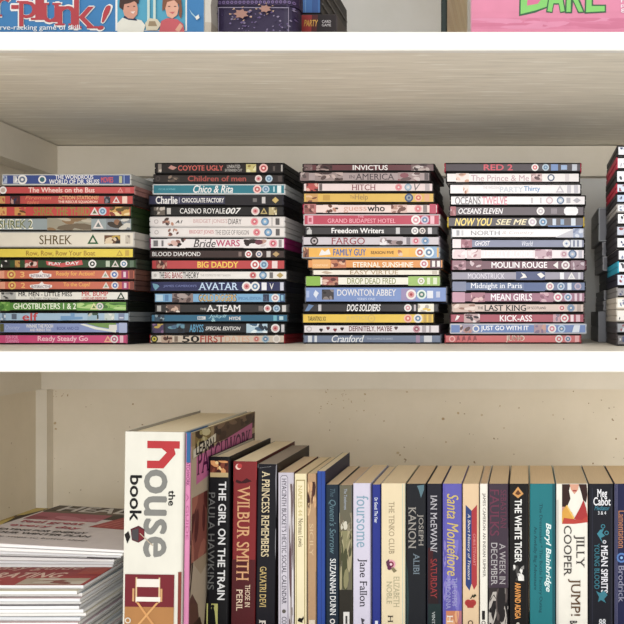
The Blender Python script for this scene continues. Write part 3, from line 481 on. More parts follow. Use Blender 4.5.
S3 = [
 (302, 434.6, 'maroon-brown, bold white title,', (116, 66, 72), K, [('p', 316, 332, .04, .96, [(90, 60, 62), (170, 150, 145), (60, 40, 42)], 9), ('t', 'INVICTUS', 352.6, 387.4, .12, .85, WH, 'b'), ('p', 411, 433, .02, .98, [(130, 105, 105), (190, 175, 170), (80, 55, 56), (210, 200, 198)], 10), ('p', 303.5, 312, .04, .96, [(130, 105, 105), (90, 70, 70), (150, 130, 128)], 4)]),
 (299.2, 430.4, 'mauve grey, dark serif title,', (178, 162, 162), (52, 46, 48), [('t', 'IN', 349.5, 354.5, .3, .65, (120, 105, 108), 's'), ('t', 'AMERICA', 356, 394, .14, .84, (92, 80, 84), 's'), ('p', 315, 343, .02, .98, [(165, 148, 146), (110, 90, 88), (200, 180, 175), (85, 66, 66)], 12), ('p', 398, 420, .02, .98, [(170, 150, 150), (120, 95, 95), (205, 190, 188), (150, 90, 100)], 9), ('r', 424.5, 428.5, .1, .9, (110, 98, 100)), ('p', 301, 309, .02, .98, [(140, 120, 120), (110, 95, 95), (190, 175, 172)], 4)]),
 (302.5, 433.4, 'white, maroon serif title and red portrait,', (232, 214, 213), (44, 40, 40), [('t', 'HITCH', 352, 375, .14, .84, (140, 62, 76), 's'), ('p', 306, 318, .04, .96, [(190, 80, 76), (120, 60, 52), (225, 180, 165), (90, 50, 46)], 6), ('r', 319, 322, .1, .9, (120, 108, 108)), ('d', 398.5, .5, .42, (PINK, (215, 120, 135), PALE)), ('d', 408, .5, .44, ((150, 170, 190), (190, 200, 210), PALE)), ('t', 'V', 414, 420, .1, .9, (130, 120, 125), 'i'), ('r', 425, 429.5, .1, .9, (190, 178, 180))]),
 (303, 434.6, 'mustard yellow', (220, 184, 78), (48, 44, 38), [('t', 'The', 350, 354.5, .4, .75, (168, 140, 90)), ('t', 'Help', 355, 368, .12, .88, (168, 140, 90), ''), ('p', 306, 318, .06, .94, [(205, 160, 90), (130, 80, 60), (225, 190, 150)], 5), ('r', 323, 330, .2, .8, (198, 160, 60)), ('d', 409, .5, .46, ((70, 90, 130), (150, 160, 170), (70, 90, 130))), ('d', 418.5, .5, .42, ((230, 180, 150), (210, 110, 90), (235, 205, 160))), ('r', 424.5, 429.5, .1, .9, (222, 170, 130))]),
 (302.5, 438, 'pinkish white, crimson ends and black word,', (234, 214, 208), (170, 38, 74), [('r', 304, 316, -.05, 1.05, (190, 120, 120)), ('p', 304, 314, .04, .96, [(150, 90, 86), (110, 66, 64), (205, 150, 140)], 5), ('t', 'guess', 343.5, 366.5, .06, .72, (214, 164, 148)), ('t', 'who', 367.5, 384.5, .22, .94, (52, 44, 46), 'b'), ('p', 323, 338, .04, .96, [(234, 214, 208), (120, 80, 66), (190, 140, 120), (80, 56, 50)], 7), ('p', 391, 407, .04, .96, [(220, 190, 180), (130, 90, 80), (190, 150, 135), (160, 120, 110)], 7), ('d', 418, .5, .42, (PINK, (210, 110, 120), PALE)), ('r', 423, 427, .1, .9, (150, 135, 135)), ('r', 429.5, 436, -.05, 1.05, (190, 55, 92))]),
 (303.7, 440.3, 'crimson, thin spaced pink title,', (194, 58, 92), (210, 200, 204), [('t', 'GRAND BUDAPEST HOTEL', 328, 395.6, .2, .62, (236, 170, 184), ''), ('t', 'THE', 358, 364, .72, .92, (236, 170, 184)), ('r', 308, 313.5, .1, .9, (228, 170, 185)), ('r', 309, 312, .3, .7, (194, 90, 110)), ('d', 416, .5, .46, (WH, (220, 150, 165), WH)), ('d', 425, .5, .42, ((210, 190, 210), BLUC, PALE)), ('r', 430.5, 434.5, .1, .9, (232, 190, 200))]),
 (305, 438.6, 'dark grey, bold white sans title,', (78, 75, 78), (52, 50, 54), [('t', 'Freedom Writers', 331.8, 384, .2, .84, (240, 238, 238), 'b'), ('p', 307, 312, .06, .94, [(200, 198, 198), (90, 88, 90)], 4), ('r', 396, 400, .1, .9, (205, 203, 205)), ('d', 415, .5, .46, (WH, (170, 165, 170), WH)), ('d', 422.5, .5, .4, (PALE, (110, 108, 112), PALE)), ('r', 428, 432, .1, .9, (215, 212, 215))]),
 (302.5, 440, 'pale grey, dark red serif title,', (210, 203, 209), (150, 140, 150), [('t', 'FARGO', 332, 365, .1, .88, (160, 66, 80), 's'), ('d', 314.5, .5, .48, ((70, 60, 62), (190, 180, 182), (70, 60, 62))), ('p', 380, 403, .02, .98, [(200, 190, 195), (100, 84, 86), (170, 150, 152), (230, 225, 228)], 9), ('r', 406.5, 410.5, .1, .9, (140, 132, 140)), ('d', 416, .5, .44, ((228, 180, 190), (205, 100, 120), PALE)), ('d', 425.5, .5, .46, ((150, 175, 205), BLUC, PALE))]),
 (302, 440, 'orange-yellow, blue title,', (236, 182, 58), (170, 178, 188), [('r', 424.5, 437, -.05, 1.05, (150, 180, 212)), ('t', 'FAMILY GUY', 333.5, 366, .2, .82, (44, 110, 176), 'b'), ('t', 'SEASON FIVE', 371, 394, .34, .62, (110, 84, 48), 'b'), ('g', [(319, .2), (322, .8), (325, .55), (329, .85), (331, .3)], WH), ('p', 398, 409, .15, .85, [(236, 190, 80), (225, 200, 180), (190, 120, 60)], 5), ('d', 420, .5, .44, (WH, (190, 90, 80), WH)), ('d', 429, .5, .48, ((225, 235, 240), BLUC, WH)), ('p', 303.5, 309, .02, .98, [(150, 100, 80), (90, 60, 60), (220, 180, 140)], 5)]),
 (307, 443.5, 'orange, white bold title and round portrait,', (226, 156, 72), (60, 52, 48), [('r', 312, 330, -.02, 1.02, (232, 178, 104)), ('t', 'CONTAINS', 313, 328, .2, .45, (238, 212, 176)), ('p', 331, 346, .02, .98, [(200, 130, 90), (140, 80, 66), (225, 180, 150), (110, 66, 60)], 7), ('t', 'ETERNAL SUNSHINE', 353, 413, .1, .7, (246, 236, 220), 'b'), ('d', 424, .5, .48, (WH, (205, 130, 150), WH)), ('r', 430, 441, .0, 1, (120, 90, 98)), ('r', 432, 435, .15, .85, WH), ('r', 437, 440, .15, .85, WH)]),
 (312, 440, 'thin white, gold spaced title,', (238, 231, 220), (130, 122, 112), [('t', 'EASY VIRTUE', 350, 398, .15, .88, (178, 150, 108), 's'), ('r', 432, 437, .15, .85, (205, 195, 182)), ('g', [(321, .5), (325, .8), (333, .4), (327, .2)], (200, 180, 160))]),
 (304.4, 441, 'white, green ends and sketchy green title,', (238, 236, 224), (60, 66, 46), [('r', 304, 320, -.06, 1.06, (150, 192, 74)), ('r', 408, 440, -.06, 1.06, (166, 198, 110)), ('t', 'DROP DEAD FRED', 347, 395.6, .14, .86, (142, 148, 82), ''), ('p', 322, 338, .0, 1.0, [(170, 100, 92), SKIN, (225, 190, 175), (110, 60, 58)], 7), ('d', 421, .5, .42, (WH, (190, 190, 150), WH)), ('r', 427, 430, .1, .9, (225, 232, 205)), ('r', 433, 437, .1, .9, (225, 232, 205))]),
 (304.4, 447, 'thick pale blue', (130, 156, 208), (112, 114, 122), [('t', 'DOWNTON ABBEY', 337, 395.6, .42, .84, WH, 's'), ('t', 'SERIES ONE', 357, 375, .12, .28, (205, 216, 236), 's'), ('p', 321.6, 333.5, .16, .84, [(86, 80, 84), (150, 140, 140), (60, 56, 60)], 6), ('g', [(313, .5), (315, .8), (318.5, .6), (316, .3), (317, .15)], (225, 230, 242)), ('r', 306, 309, .3, .75, (170, 188, 225)), ('r', 401, 415.5, .1, .9, (165, 150, 190)), ('d', 411, .5, .34, (WH, (218, 150, 152), (176, 52, 62))), ('d', 421.5, .5, .32, ((225, 235, 228), (90, 140, 130), PALE)), ('r', 427, 433, .25, .75, (230, 232, 240)), ('r', 436, 440, .3, .7, (200, 206, 228))]),
 (303, 439, 'black, white brushy title and yellow corner,', (62, 58, 62), (40, 38, 40), [('t', 'DOG SOLDIERS', 347, 380.7, .1, .92, (245, 243, 243), 'bi'), ('g', [(305, .1), (309, .95), (314, .8), (309, .1)], (110, 140, 180)), ('r', 318.5, 321.5, .1, .9, (210, 206, 210)), ('d', 408, .5, .47, (WH, (215, 150, 160), WH)), ('r', 414, 416, .1, .9, (200, 190, 195)), ('p', 418, 434, .0, 1, [(240, 236, 220), (236, 200, 70), (190, 180, 170), (245, 240, 230)], 8)]),
 (302, 434.6, 'bright yellow, black marks at the left end,', (238, 203, 46), (60, 52, 36), [('t', 'TARANTINO XX', 308, 326, .22, .7, (84, 72, 30), 'b'), ('t', 'JUSTICE', 346, 368, .25, .75, (222, 196, 110), 'b'), ('d', 371.5, .5, .42, ((222, 190, 90), (238, 203, 46), (222, 190, 90))), ('d', 408, .5, .46, ((240, 190, 170), (220, 110, 100), (245, 220, 200))), ('d', 418, .5, .47, (WH, BLUC, WH)), ('r', 423.5, 426.5, .1, .9, (205, 170, 70)), ('r', 428.5, 431.5, .1, .9, (205, 170, 70))]),
 (303, 440, 'white, maroon title and maroon hearts,', (238, 232, 235), (64, 54, 60), [('t', 'DEFINITELY, MAYBE', 349, 392, .14, .84, (130, 62, 80), 'b')] + [('g', [(a - 2, .5 + q), (a - 1, .72 + q), (a, .6 + q), (a + 1, .72 + q), (a + 2, .5 + q), (a, .2 + q)], c) for a, q, c in ((321, -.1, (60, 40, 46)), (328, .12, (120, 50, 66)), (335, -.08, (150, 52, 70)), (342, .05, (70, 40, 48)), (396, .15, (110, 80, 88)))] + [('d', 416.5, .5, .45, ((215, 160, 175), (160, 70, 95), PALE)), ('r', 422, 426, .1, .9, (190, 180, 186)), ('r', 429, 431, .1, .9, (190, 180, 186)), ('d', 309, .5, .35, ((205, 198, 202), (238, 232, 235)))]),
 (303, 441.5, 'slate blue, white handwritten title,', (128, 142, 168), (96, 100, 112), [('t', 'Cranford', 331.8, 364, .1, .95, (246, 248, 250), 'is'), ('t', 'THE COMPLETE SERIES', 367, 393, .42, .64, (190, 200, 215)), ('r', 308, 312, .1, .9, (225, 230, 236)), ('r', 314.5, 317, .1, .9, (225, 230, 236)), ('r', 416, 420, .05, .95, (178, 150, 180)), ('r', 424, 432, .1, .9, (222, 224, 230))]),
]
stack('third stack', 1.16, [163.2, 171.4, 182, 192.2, 203.4, 214, 226, 235.7, 246.2, 258.6, 269, 275.8, 286, 302.9, 312.8, 324, 334], 343.8, S3)

S4 = [  # darker covers lightened in their colour to stand in for window glare
 (444.4, 581.5, 'dark, red title and red case,', (88, 76, 82), (176, 36, 62), [('t', 'RED 2', 484, 512.5, .15, .88, (214, 66, 92), 'b'), ('d', 535, .5, .46, (WH, (220, 110, 120), WH)), ('d', 545.6, .5, .44, ((190, 208, 220), BLUC, (176, 200, 216))), ('r', 551, 558, .1, .9, (120, 150, 200)), ('r', 561, 567, .2, .8, (160, 185, 220)), ('r', 572, 577, .1, .9, (200, 205, 215))]),
 (446, 580, 'white, mauve title,', (240, 235, 234), K, [('t', 'The Prince & Me', 471, 529, .12, .78, (198, 168, 176), ''), ('p', 456, 469, .02, .98, [(238, 226, 220), (214, 168, 140), (236, 205, 190), (190, 150, 130)], 6), ('p', 531, 542, .05, .95, [(200, 170, 170), (110, 80, 84), (225, 200, 200)], 6), ('d', 551, .5, .4, ((90, 100, 130), (235, 235, 238), WH)), ('r', 565, 569, .1, .9, (222, 214, 216))]),
 (449, 581.5, 'white, faint grey and blue title,', (242, 239, 240), K, [('t', 'THE WEDDING', 483, 500, .5, .8, (200, 194, 200)), ('t', 'PARTY', 500, 523, .2, .75, (205, 212, 222), 'b'), ('t', 'Thirty', 524, 540, .15, .8, (120, 165, 210), 'b'), ('p', 463, 469, .05, .95, [(238, 230, 226), (190, 140, 115), (225, 190, 170)], 4), ('tri', 560, .5, .42, ((205, 200, 208), (240, 238, 240))), ('r', 567, 571, .1, .9, (205, 202, 210)), ('r', 574, 578, .1, .9, (205, 202, 210))]),
 (449.7, 586, 'white, grey and pink bold title at the left end,', (243, 239, 240), K, [('t', 'OCEANS', 455, 480.5, .04, .9, (150, 146, 150), 'b'), ('t', 'TWELVE', 482, 507, .04, .9, (220, 150, 164), 'b'), ('r', 531, 533, .2, .8, (205, 200, 205)), ('r', 540, 541.5, .2, .8, (205, 200, 205)), ('d', 549.5, .5, .4, ((215, 190, 196), (238, 232, 234))), ('d', 560.5, .5, .42, ((120, 140, 170), (200, 210, 222), WH)), ('r', 566.5, 570.5, .2, .8, (190, 188, 195)), ('g', [(573, .5), (577, .8), (581, .5), (577, .2)], (190, 188, 195))]),
 (449, 584.5, 'mid grey, white title,', (116, 105, 110), (60, 54, 58), [('t', 'OCEANS ELEVEN', 458.6, 503, .2, .8, (240, 236, 238), 'bi'), ('d', 540.6, .5, .44, (WH, (200, 190, 196), WH)), ('r', 551, 557, .2, .8, (150, 140, 146)), ('g', [(564, .3), (566, .05), (576, .05), (578, .3), (578, .7), (576, .95), (566, .95), (564, .7)], (240, 240, 242)), ('p', 450.5, 456, 0, 1, [(176, 110, 116), (205, 170, 174), (150, 90, 96)], 3)]),
 (447.4, 584.5, 'grey, pale yellow title and yellow case,', (112, 106, 110), (214, 182, 44), [('t', 'NOW YOU', 455, 492, .1, .9, (246, 222, 120), 'bi'), ('t', 'SEE ME', 496, 527, .2, .8, (240, 228, 190), 'bi'), ('d', 532.4, .5, .46, (WH, (210, 190, 205), WH)), ('d', 543, .5, .44, ((180, 205, 225), BLUC, PALE)), ('r', 548, 582, -.03, .12, (90, 120, 170)), ('r', 552.5, 556, .15, .85, (205, 215, 230)), ('r', 560.5, 564, .2, .8, (150, 175, 205)), ('r', 571, 575.5, .1, .9, (215, 222, 232))]),
 (451, 584.5, 'white, spaced grey title and script,', (242, 240, 242), (150, 152, 158), [('t', 'NORTH', 471, 499.6, .25, .75, (152, 150, 155), ''), ('t', '& Country', 502, 534, .25, .75, (215, 208, 208), 'i'), ('r', 456.5, 459.5, .2, .8, (178, 178, 184)), ('r', 461.5, 463.5, .2, .8, (205, 205, 210)), ('g', [(555, 0), (573, 0), (578, .9), (572, .85)], (205, 204, 212)), ('p', 573, 583, .0, 1.0, [(170, 180, 205), (215, 220, 232), (140, 150, 180)], 5)]),
 (451, 585, 'pale steel, small lettering,', (146, 150, 174), K, [('r', 452.5, 461, -.04, 1.04, (238, 228, 230)), ('p', 461, 472, .0, 1, [(176, 120, 134), (205, 170, 180), (150, 95, 110)], 5), ('t', 'GHOST', 475, 490, .25, .8, (236, 234, 240), 'bi'), ('t', 'World', 522, 533, .2, .8, (226, 228, 238), 'i'), ('d', 566.5, .5, .46, (WH, (220, 226, 236), (120, 140, 180))), ('r', 571, 582, .05, .95, (224, 226, 234)), ('r', 573, 575, .1, .9, (140, 146, 172)), ('r', 577, 579, .1, .9, (140, 146, 172))]),
 (451, 585, 'white, faint pink pictures,', (240, 231, 234), K, [('p', 467, 481, .0, 1, [(226, 205, 208), (190, 150, 156), (240, 226, 228)], 6), ('p', 453, 465, .0, 1, [(232, 214, 218), (205, 178, 186), (242, 232, 234)], 4), ('t', 'LEGALLY BLONDE', 484, 533, .2, .8, (250, 244, 246), 'b'), ('p', 535, 552, .0, 1, [(206, 178, 188), (170, 130, 146), (232, 215, 220)], 7), ('d', 564, .5, .4, ((226, 205, 212), (200, 150, 165), PALE)), ('d', 572.5, .5, .46, ((110, 130, 165), (170, 185, 208), PALE)), ('r', 578.5, 582, .1, .9, (200, 196, 206))]),
 (451, 586.5, 'maroon-grey, bold white title and maroon case,', (134, 98, 110), (84, 26, 44), [('p', 452.5, 466, .0, 1, [(170, 130, 142), (205, 170, 180), (120, 80, 92)], 5), ('p', 470, 482, .0, 1, [(140, 100, 110), (215, 195, 200), (110, 74, 86)], 5), ('t', 'MOULIN ROUGE', 491.7, 547, .2, .84, (248, 244, 246), 'b'), ('g', [(553, .5), (558, .9), (558, .1)], WH), ('d', 565.5, .5, .46, (WH, (180, 150, 160), WH)), ('p', 571, 584, .0, 1, [(160, 130, 142), (205, 190, 198), (130, 96, 110)], 5)]),
 (451, 584.5, 'silver grey, white title and dark blue patch,', (168, 163, 178), (58, 56, 66), [('t', 'MOONSTRUCK', 468, 504.6, .15, .8, (226, 222, 232), ''), ('r', 516, 545, .0, 1, (86, 96, 138)), ('g', [(520, .2), (523, .5), (521, .9), (525, .7), (527, .3)], WH), ('g', [(537, .7), (541, .9), (545, .5), (541, .2)], WH), ('r', 560, 564, .1, .9, (240, 240, 244)), ('tri', 571.5, .5, .44, (WH, (205, 204, 214))), ('r', 578, 580.5, .1, .9, (215, 214, 222))]),
 (451, 586, 'blue-grey, white serif title,', (112, 128, 164), (34, 36, 48), [('r', 452.5, 466, -.04, 1.04, (140, 146, 172)), ('t', 'Midnight in Paris', 471, 522, .1, .88, (238, 240, 246), 's'), ('r', 524, 545, -.04, .9, (92, 112, 158)), ('d', 550, .5, .46, (WH, (205, 150, 165), WH)), ('d', 561, .5, .44, ((190, 205, 225), BLUC, PALE)), ('r', 567.5, 571.5, .1, .9, (222, 226, 236)), ('d', 578, .5, .4, ((200, 180, 195), (150, 150, 180)))]),
 (451, 585.5, 'dusky pink, bold white title,', (170, 118, 140), (56, 38, 48), [('r', 452.5, 465, -.04, 1.04, (206, 160, 180)), ('p', 471, 485, .0, 1, [(180, 125, 140), (225, 190, 190), (140, 90, 104)], 6), ('t', 'MEAN GIRLS', 491, 532, .15, .85, (248, 242, 246), 'b'), ('p', 540, 553, .0, 1, [(180, 130, 150), (215, 180, 190), (150, 100, 120)], 5), ('d', 558, .5, .48, (WH, (215, 110, 140), WH)), ('d', 568, .5, .44, ((205, 205, 225), BLUC, PALE)), ('r', 574.5, 577, .1, .9, (226, 205, 216)), ('r', 579.5, 582, .1, .9, (226, 205, 216))]),
 (451, 584.5, 'beige, black bold title,', (222, 202, 192), (120, 104, 98), [('t', 'THE', 477.5, 483, .35, .65, (84, 70, 66), 'b'), ('t', 'LAST KING', 484.7, 526, .15, .85, (62, 50, 50), 'bs'), ('t', 'OF SCOTLAND', 527, 546, .35, .65, (110, 92, 88), 'b'), ('p', 453, 475, .0, 1, [(214, 188, 176), (170, 130, 115), (232, 214, 205)], 7), ('d', 562, .5, .44, ((235, 205, 200), (205, 110, 120), PALE)), ('d', 571, .5, .46, ((140, 155, 180), BLUC, PALE)), ('r', 577, 581, .1, .9, (190, 170, 162))]),
 (450, 584.5, 'crimson, bold white title and small picture,', (180, 72, 96), (84, 32, 46), [('t', 'KICK-ASS', 500, 532, .15, .85, (248, 238, 240), 'b'), ('p', 464, 480, .0, 1, [(200, 170, 170), (70, 50, 56), (232, 222, 222), (120, 80, 88)], 8), ('g', [(455, .2), (457, .85), (460, .75), (458, .4)], WH), ('p', 553, 560, .05, .95, [(205, 160, 170), (150, 130, 150)], 4), ('d', 564.5, .5, .48, (WH, (210, 100, 120), WH)), ('r', 570.5, 573.5, .1, .9, (240, 220, 226)), ('r', 576, 580, .1, .9, (226, 190, 200))]),
 (450, 586.5, 'mid blue, bold white title and white case,', (112, 142, 198), (214, 218, 226), [('p', 460, 473, .0, 1, [(170, 160, 180), (200, 150, 135), (225, 205, 200), (120, 90, 90)], 7), ('d', 476, .5, .4, (WH, (112, 142, 198))), ('t', 'JUST GO WITH IT', 481, 528.5, .18, .84, (248, 250, 252), 'b'), ('p', 534, 546, .0, 1, [(180, 150, 160), (205, 160, 145), (140, 120, 150)], 6), ('d', 552, .5, .48, (WH, (215, 130, 150), WH)), ('d', 561.5, .5, .44, ((180, 205, 232), BLUC, PALE)), ('g', [(572, .1), (574, .9), (580, .9), (579, .1)], (225, 232, 242))]),
 (444.4, 581.5, 'salmon red, grey outlined title,', (218, 106, 108), (170, 70, 76), [('t', 'JUNO', 506, 524.5, .08, .92, (236, 214, 196), 'b'), ('t', 'JUNO', 507, 523.5, .18, .82, (176, 140, 122), 'b'), ('d', 452, .5, .4, ((240, 190, 186), (218, 106, 108)))] + [('g', [(456 + 5.6 * i, .1), (457 + 5.6 * i, .8), (459 + 5.6 * i, .9), (460 + 5.6 * i, .3), (458 + 5.6 * i, .4)], (164, 70, 78)) for i in range(4)] + [('d', 559, .5, .48, (WH, (215, 110, 120), WH)), ('d', 568, .5, .44, ((226, 190, 200), BLUC, PALE)), ('r', 575, 579, .1, .9, (236, 180, 180))]),
]
stack('fourth stack', 1.16, [162.7, 172.4, 183.3, 194.8, 205.7, 216.6, 227.6, 238.5, 248.5, 259.7, 270.7, 281, 291.6, 302.8, 313, 323.4, 334], 343.8, S4)

# right-hand stack: mostly its left sides and the left ends of the spines are in view
c5 = [('white', (228, 230, 236), (40, 38, 40)), ('red-shelled', (238, 236, 238), (190, 46, 72)), ('black-shelled', (232, 234, 240), (36, 34, 36)), ('crimson-shelled', (205, 215, 232), (186, 44, 66)),
      ('charcoal-shelled', (190, 205, 228), (50, 48, 50)), ('light grey-shelled', (226, 228, 232), (172, 168, 164)), ('grey-shelled', (244, 244, 246), (62, 60, 62)), ('dark grey-shelled', (196, 202, 216), (54, 52, 54)),
      ('dark-shelled, plain white spine,', (240, 240, 242), (62, 60, 64)), ('black-shelled, white and dark spine,', (228, 228, 232), (44, 42, 46)), ('cyan-shelled', (236, 240, 244), (54, 176, 208)), ('navy-shelled', (214, 222, 240), (44, 44, 58)),
      ('silver-shelled', (160, 156, 160), (150, 148, 146)), ('cream-shelled', (240, 236, 228), (226, 218, 204)), ('off-white-shelled', (234, 230, 224), (206, 198, 186)), ('grey-black shelled', (150, 152, 158), (78, 76, 78)), ('dark brown-grey shelled', (128, 122, 122), (70, 66, 66))]
S5 = []
for i, (nm, cv, cs) in enumerate(c5):
    x0 = [617, 616.5, 616, 616, 616, 616.5, 616.5, 616, 616, 617.5, 617.5, 616.3, 616.5, 616, 616, 616, 616.5][i]
    x1 = x0 + 143
    dark = [(70, 80, 120), (120, 130, 160), (60, 60, 70), (150, 60, 70)][i % 4]
    S5.append((x0, x1, nm, cv, cs, [('p', x0 + 3, x0 + 10, .12, .88, [cv, dark, (205, 205, 215), dark], 4), ('r', x0 + 24, x0 + 92, .35, .65, dark), ('d', x1 - 22, .5, .42, (PALE, (214, 150, 152), (176, 52, 62))), ('d', x1 - 12, .5, .42, ((190, 208, 220), BLUC, (176, 200, 216)))]))
stack('rightmost stack', 1.07, [145.4, 156.5, 169.4, 183, 193.5, 203.5, 212.7, 225.2, 236.7, 249, 261, 273.3, 286.7, 297.3, 309.2, 322, 333.8], 346, S5)

# a second row behind the right-hand stack; its ends stick out past the front row
z = ZS; d = 1.222
for nm, xpx, y0, y1, c, desc in (('dvd_box_set', 598.2, 342.5, 311, (161, 161, 164), 'thick grey DVD box set lying at the bottom behind the rightmost DVD stack'),
                                 ('dvd_case', 603.3, 311, 300.5, (186, 184, 186), 'grey DVD case resting on the bottom box set behind the rightmost stack'),
                                 ('dvd_case', 603.8, 300.5, 290, (173, 173, 176), 'grey DVD case third from the bottom of the row behind the rightmost stack'),
                                 ('dvd_box_set', 607.5, 290, 271, (90, 90, 92), 'dark box set mostly tucked out of sight behind the cyan and navy cases'),
                                 ('dvd_case', 602.6, 271, 256, (198, 196, 201), 'grey DVD case sticking out behind the navy case of the rightmost stack'),
                                 ('dvd_case', 602.2, 256, 241.5, (182, 181, 186), 'grey DVD case just under the upper box set behind the rightmost stack'),
                                 ('dvd_box_set', 598.6, 241.5, 207, (198, 201, 204), 'thick grey box set on top of the row behind the rightmost stack')):
    mm = d / FPX
    H = (y0 - y1) * mm - .0005
    t = thing(nm, desc, 'DVD' if nm == 'dvd_case' else 'box set', (PX(xpx, d) + .095, PY(d), z + .00025), 'second row of DVDs behind the rightmost stack')
    case_meshes(t, .190, H, c, (150, 150, 156), [('r', -30, 30, .3, .7, (90, 90, 100))], 0, mm, 3)
    z += H + .0005

# ---------------------------------------------------------------- books on the bottom shelf
def book(name, label, x0, x1, ytop, d, depth, col, items, side=None, hard=False, page=(248, 226, 186), k=0, zb=ZF, rot=0.0, edge=None, lean_deg=0.0, side_items=None):
    """x0..x1 and ytop: the spine as seen; the book stands on the cupboard floor"""
    mm = d / FPX
    W = (x1 - x0) * mm - .0006
    H = PZ(ytop, d) - zb
    cx = PX((x0 + x1) / 2, d)
    lean = R(lean_deg)
    t = thing(name, label, 'book', (cx - H * math.tan(lean), PY(d), zb + .0003 + W / 2 * math.sin(lean)), 'books on the bottom shelf')
    t.rotation_euler = (0, lean, rot)
    tc = .0024 if hard else .0006
    page = tuple(c + (q - c) * .5 for c, q in zip(page, (255, 244, 222)))
    ov = .003 if hard else .0004
    h = W / 2
    r = min(.0026 if hard else .0014, h * .5)
    arc = [math.pi / 2 * i / 3 for i in range(4)]
    outer = [(-h, depth)] + [(-h + r - r * math.cos(a), r - r * math.sin(a)) for a in arc] + [(h - r + r * math.sin(a), r - r * math.cos(a)) for a in arc] + [(h, depth)]
    hi = h - tc; ri = max(r - tc, .0002)
    inner = [(-hi, depth)] + [(-hi + ri - ri * math.cos(a), tc + ri - ri * math.sin(a)) for a in arc] + [(hi - ri + ri * math.sin(a), tc + ri - ri * math.cos(a)) for a in arc] + [(hi, depth)]
    n = len(outer)
    cv = MB()
    side = side or col; edge = edge or side
    P = [(x, y, 0) for x, y in outer] + [(x, y, H) for x, y in outer] + [(x, y, 0) for x, y in inner] + [(x, y, H) for x, y in inner]
    for i in range(n - 1):
        c = side if i in (0, n - 2) else col
        q = [i, i + 1, n + i + 1, n + i]
        cv.face([P[a] for a in q], c)
        q = [2 * n + i + 1, 2 * n + i, 3 * n + i, 3 * n + i + 1]
        cv.face([P[a] for a in q], (200, 195, 185))
        cv.face([P[a] for a in (n + i, n + i + 1, 3 * n + i + 1, 3 * n + i)], edge if 0 < i < n - 2 else side)
        cv.face([P[a] for a in (i + 1, i, 2 * n + i, 2 * n + i + 1)], side)
    for e in (0, n - 1):
        cv.face([P[e], P[n + e], P[3 * n + e], P[2 * n + e]], side)
    def m(a, b, kk):
        x = min(h - .0002, max(-h + .0002, PX(a, d) - cx))
        z = min(H - .0004, max(.002, PZ(b, d) - zb))
        return (x, -.00006 * kk + max(0, abs(x) - (h - r)) * .3, z)
    marks(cv, m, items, 1.0, k)
    if side_items:
        def ms(a, b, kk): return (h + .00006 * kk, min(depth - .001, max(.001, a)), max(.002, H - b))
        marks(cv, ms, side_items, 1.0, k + 1)
    cv.build('cover', M_COVER, t)
    pg = MB()
    pz0, pz1 = ov, H - ov
    py0, py1 = tc + .0006, depth - (ov if hard else .0003)
    pw = hi - .0001
    nb = 4                                                 # page block with a very slightly hollowed head
    pg.box(-pw, pw, py0, py1, pz0, pz1, page)
    pg.build('pages', M_PAGES, t)
    return t

house = book('hardback_book', 'thick white hardback with a red and grey lowercase title and a chair photo', 124.2, 184.2, 432.5, .945, .215, (232, 230, 220), [
    ('r', 147.5, 180, 441.5, 449, (196, 40, 54)), ('g', [(162, 449), (174.5, 449), (176, 454.5), (164, 469), (147.5, 469), (147.5, 461.3), (159.5, 461.3), (167, 453)], (196, 40, 54)), ('T', 'ouse', 471, 557, 145.5, 167.5, (152, 152, 148), 'b'), ('T', 'the', 491, 506, 169.5, 176, (40, 38, 38), 'b'),
    ('T', 'book', 476.5, 521.5, 131, 142.5, (34, 32, 34), 'b'),
    ('g', [(132, 530), (140, 526.5), (146, 530), (146, 540), (140, 543.5), (133.5, 541)], (110, 50, 64)), ('g', [(133.5, 531), (140, 529), (140, 542), (134, 540)], (96, 92, 96)), ('g', [(140.5, 529), (145.5, 531), (145, 539), (140.5, 542)], (140, 30, 50)),
    ('g', [(126, 535.5), (130, 532), (132, 538), (129, 544.5)], (44, 38, 38)), ('g', [(141, 534), (142, 534), (155, 546), (154, 546.5)], (205, 190, 170)),
    ('r', 127.3, 176.5, 575, 607.5, (138, 34, 54)), ('r', 127.3, 176.5, 607.5, 660, (190, 142, 84)),
    ('r', 138, 139.6, 578, 603, (226, 200, 160)), ('r', 161, 162.6, 578, 603, (226, 200, 160)), ('r', 139, 162, 579.5, 587.5, (236, 230, 222)), ('r', 138.5, 163, 597.5, 602, (240, 234, 226)),
    ('r', 135, 137, 589, 602, (214, 170, 120)), ('r', 163, 165, 589, 602, (214, 170, 120)),
    ('g', [(139, 603), (141.5, 603), (163, 632), (160, 632)], (218, 166, 104)), ('g', [(159, 603), (161.5, 603), (137, 632), (134.5, 632)], (226, 178, 116)), ('r', 132, 166, 632, 635, (218, 166, 104)),
    ('r', 180.6, 184, 572, 640, (150, 74, 60)), ('d', 131, 621, 3, ((225, 220, 210), (190, 142, 84)))], hard=True, page=(236, 222, 190), k=2, lean_deg=.8)
zt = .001
